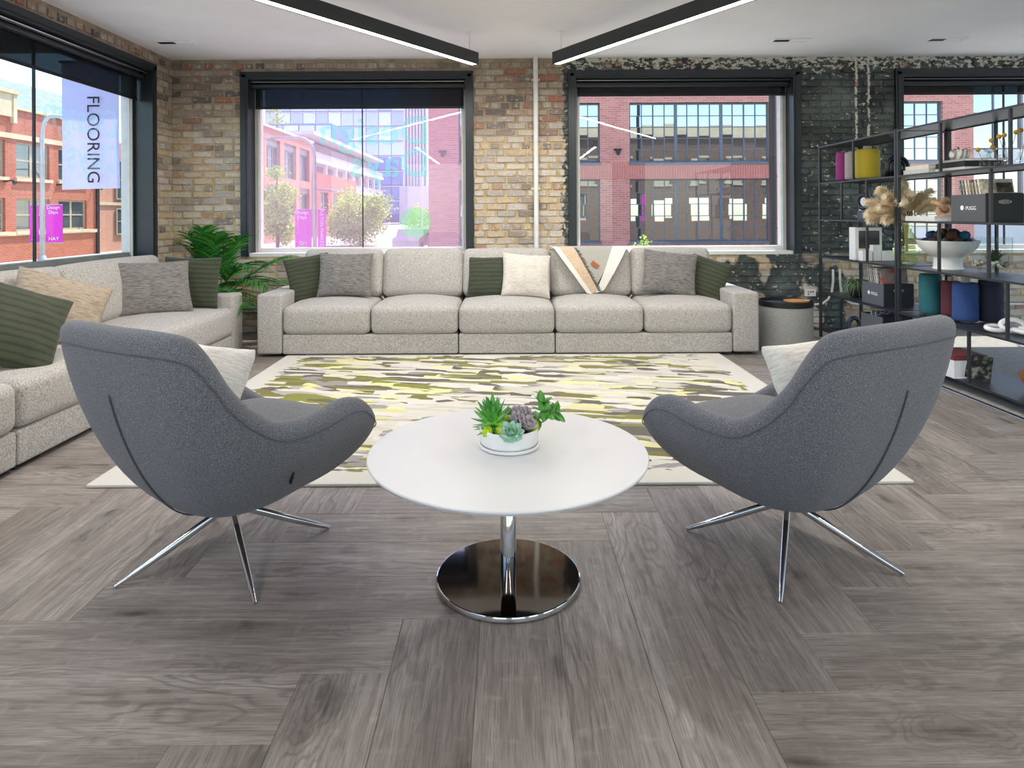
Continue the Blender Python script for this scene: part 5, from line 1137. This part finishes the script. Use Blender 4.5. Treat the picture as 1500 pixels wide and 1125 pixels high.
# green vase with pampas
gv = tag(empty('glass_vase', (3.165, 5.19, Z3)), 'green faceted glass vase holding pampas grass', 'vase')
obj('glass', lathe([(0, .002), (.062, .002), (.070, .010), (.097, .085), (.098, .135), (.072, .215), (.040, .262), (.034, .300), (.043, .315), (.040, .315), (.030, .300), (.036, .262), (.068, .213), (.094, .135), (.093, .087), (.066, .014), (0, .008)], 9), glassy('green_bottle_glass', (.93, .97, .84, 1), (.95, 1, .9, 1), 1.5, 0, 1.3), gv, True, angle=25)
pmat = leaf_mat('pampas_plume', ('#f3deb6', '#fcf1d8', '#fffaf0')); 
def plume(i, tip, L, seed):
    r = random.Random(seed); a = Vector((r.uniform(-.01, .01), r.uniform(-.01, .01), .10)); nk = Vector((r.uniform(-.012, .012), r.uniform(-.012, .012), .31)); tp = Vector(tip); mid = nk + (tp - nk) * .45 + Vector((0, 0, .09)); P = [a, nk]
    for k in range(1, 11): f = k / 10; P.append(nk * (1 - f) ** 2 + mid * 2 * f * (1 - f) + tp * f * f)
    tv, tf = tube(P, .0022, 5); V = [Vector(v) for v in tv]; F = list(tf); tn = [.3] * len(tf)
    for k in range(620):
        f = .30 + .70 * r.random(); x = 1 + f * 10; j = min(len(P) - 2, int(x)); p = P[j].lerp(P[j + 1], x - j); t = (P[j + 1] - P[j]).normalized(); sd = Vector((r.gauss(0, 1), r.gauss(0, 1), r.gauss(0, 1))); sd = (sd - t * sd.dot(t)).normalized()
        l = .115 * math.sin(math.pi * (.12 + .80 * (f - .30) / .70)) ** .7 * r.uniform(.6, 1.1); q1 = p + (t * .6 + sd * .45) * l * .6; q2 = q1 + (t * .5 + sd * .4) * l * .6 + Vector((0, 0, -.018)); w = sd.cross(t) * .0026; o = len(V)
        V += [p - w, p + w, q1 - w, q1 + w, q2]; F += [(o, o + 1, o + 3, o + 2), (o + 2, o + 3, o + 4)]; tn += [r.random()] * 2
    e = obj('plume', (V, F), pmat, pg); e.data.attributes.new('tone', 'FLOAT', 'FACE').data.foreach_set('value', tn)
pg = tag(empty('pampas_grass', (3.165, 5.19, Z3 + .002)), 'bunch of creamy dried pampas plumes in the green vase', 'dried grass')
for i, tip in enumerate(((-.22, -.02, .60), (-.30, .02, .50), (-.33, -.06, .42), (-.24, -.12, .36), (-.10, -.08, .62), (.02, .06, .66), (.12, -.12, .58), (.20, -.10, .48), (.16, -.22, .46), (-.14, -.16, .50), (-.17, .1, .58), (-.28, .06, .40), (-.26, -.1, .46), (-.19, -.06, .54), (-.30, -.02, .36), (.06, -.10, .54), (.10, -.18, .50), (-.06, -.14, .56))): plume(i, tip, .4, 60 + i)
# pedestal bowl with yarn balls
pb = tag(obj('pedestal_bowl', lathe([(0, 0), (.097, 0), (.0985, .008), (.097, .012), (.093, .015), (.090, .075), (.094, .088), (.135, .112), (.178, .155), (.199, .205), (.196, .208), (.172, .160), (.13, .122), (0, .105)], 56), M['white_ceramic'], smooth=True, angle=40, loc=(3.21, 4.77, Z3 + .0005)), 'white footed bowl filled with coloured wool balls', 'bowl')
r = random.Random(8); cols = ['#1d6f80', '#2b4f9a', '#4a2f33', '#5a2f35', '#8a7040', '#1f2f55', '#3a2f2b', '#23595a', '#4c3a30', '#33406e', '#3d2a30', '#5a3528']
names = ['teal', 'royal blue', 'dark plum', 'maroon', 'tan', 'navy', 'brown', 'deep green', 'taupe', 'indigo', 'aubergine', 'rust']
BM = {}
k = 0
for ring, (rr, n_, z) in enumerate(((.142, 11, .196), (.085, 7, .212), (.0, 1, .222), (.108, 8, .246), (.05, 4, .262))):
    for i in range(n_):
        a = i * 2 * math.pi / n_ + ring * .4; c_ = k % 12; rad_ = .033 + r.uniform(-.003, .002)
        if c_ not in BM:
            bm = bmesh.new(); bmesh.ops.create_icosphere(bm, subdivisions=3, radius=1)
            for v in bm.verts: v.co *= 1 + .07 * noise.noise(v.co * 3.2 + Vector((c_ * 3, 0, 0)))
            me = bpy.data.meshes.new('wool_ball'); bm.to_mesh(me); bm.free(); me.polygons.foreach_set('use_smooth', [True] * len(me.polygons)); me.materials.append(plain('wool_%d' % c_, cols[c_], .95, var=.22, scale=9, bump=.8)); BM[c_] = me
        o = obj('wool_ball', BM[c_], None, None, loc=(3.21 + rr * math.cos(a), 4.77 + rr * math.sin(a), Z3 + z), scale=(rad_,) * 3); tag(o, names[c_] + ' wool ball ' + ('in the lowest outer ring', 'in the lowest inner ring', 'at the hidden centre', 'in the upper ring', 'at the very top')[ring] + ' of the white footed bowl', 'wool ball', 'wool balls in the footed bowl'); k += 1
# terrarium
tr_ = tag(empty('terrarium', (3.27, 4.415, Z3)), 'clear glass terrarium with pebbles and a spiky succulent', 'terrarium')
obj('glass', lathe([(0, .001), (.075, .001), (.080, .004), (.080, .026), (.086, .032), (.110, .038), (.113, .05), (.113, .245), (.110, .245), (.109, .05), (0, .042)], 40), vg, tr_, True, angle=40)
pebm = [plain('pebble_%d' % i, c_, .7, var=.1, scale=30) for i, c_ in enumerate(('#b9b2a6', '#8f8a83', '#d8d3c9'))]
PM = []
for i in range(3):
    bm = bmesh.new(); bmesh.ops.create_icosphere(bm, subdivisions=2, radius=1)
    for v in bm.verts: v.co *= 1 + .18 * noise.noise(v.co * 1.3 + Vector((i * 5, 0, 0)))
    me = bpy.data.meshes.new('pebble'); bm.to_mesh(me); bm.free(); me.polygons.foreach_set('use_smooth', [True] * len(me.polygons)); me.materials.append(pebm[i]); PM.append(me)
for i in range(70):
    a = r.uniform(0, 6.283); q = .094 * math.sqrt(r.random()); o = obj('pebble', r.choice(PM), None, tr_, loc=(q * math.cos(a), q * math.sin(a), .056 + r.uniform(0, .022))); s_ = r.uniform(.009, .014); o.scale = (s_ * 1.2, s_, s_ * .8); o.rotation_euler = (r.uniform(0, 3), r.uniform(0, 3), r.uniform(0, 3))
sl = leafmesh('leaf', .10, .010, .006, .06); sl.materials.append(leaf_green('terrarium_leaf', '#3f6f2c', '#2f5526', '#243f20'))
ts = obj('succulent', lathe([(0, .06), (.012, .062), (.010, .09), (0, .092)], 10), M['bark'], tr_, True, loc=(.01, 0, 0))
for n_, el, sc in ((5, 80, .9), (8, 60, 1.0), (10, 38, .95), (10, 18, .8)):
    for i in range(n_): o = obj('leaf', sl, None, ts); o.location = (0, 0, .078); o.rotation_euler = (0, -rad(el + r.uniform(-7, 7)), i * 2 * math.pi / n_ + el); o.scale = (sc,) * 3
# white chain
ch_ = tag(empty('chain_link_ornament', (3.15, 4.10, Z2)), 'chunky white chain link ornament on the second shelf', 'ornament')
for i, (x, y, z, rx, ry, rz_) in enumerate(((-.05, .06, .024, 12, 0, 20), (.03, .02, .048, 55, 0, -30), (.10, -.02, .026, 10, 8, 40), (.03, -.06, .024, 8, 0, 80))):
    obj('link', tube([(.062 * math.cos(a), .040 * math.sin(a), 0) for a in [k * math.pi / 14 for k in range(28)]], .0155, 10, closed=True), M['white_ceramic'], ch_, True, loc=(x, y, z), rot=(rad(rx), rad(ry), rad(rz_)))
# bottom shelf
tag(obj('ring_vase', tube([(.05 * math.cos(a), 0, .062 * math.sin(a)) for a in [i * math.pi / 14 for i in range(28)]], [.020 + .012 * max(0, -math.sin(i * math.pi / 14)) for i in range(28)], 12, closed=True), plain('dark_slate_glaze', '#3b4048', .4), smooth=True, loc=(3.14, 5.93, Z1 + .0935)), 'dark slate ring vase on the bottom shelf', 'vase')
b = book(-.10, .10, -.13, .13, 0, .12, '#e3e4e6', 'thick white box file with a dark red top on the bottom shelf'); b.location = (3.08, 4.50, Z1 + .0005)
b = obj('file_top', box(-.10, .12, -.13, .13, .1202, .155), plain('dark_red_card', '#6e2b2b', .6), b)
mg = tag(obj('magazine', rbox(.14, .010, .16, .003, 1), sample_mat('black_photo_cover', ('#141414', '#2a2a28', '#8a8a80'), 16), loc=(3.12, 4.335, Z1 + .085), rot=(rad(-14), rad(6), rad(-38))), 'black patterned magazine leaning on the bottom shelf', 'magazine')
tag(obj('wooden_bowl', lathe([(0, 0), (.06, 0), (.075, .01), (.115, .09), (.12, .125), (.108, .125), (.10, .09), (.06, .025), (0, .02)], 36), plain('warm_carved_wood', '#a9703f', .5, var=.12, scale=16), smooth=True, angle=50, loc=(3.27, 4.0, Z1 + .0005)), 'carved wooden bowl at the right edge of the bottom shelf', 'bowl')
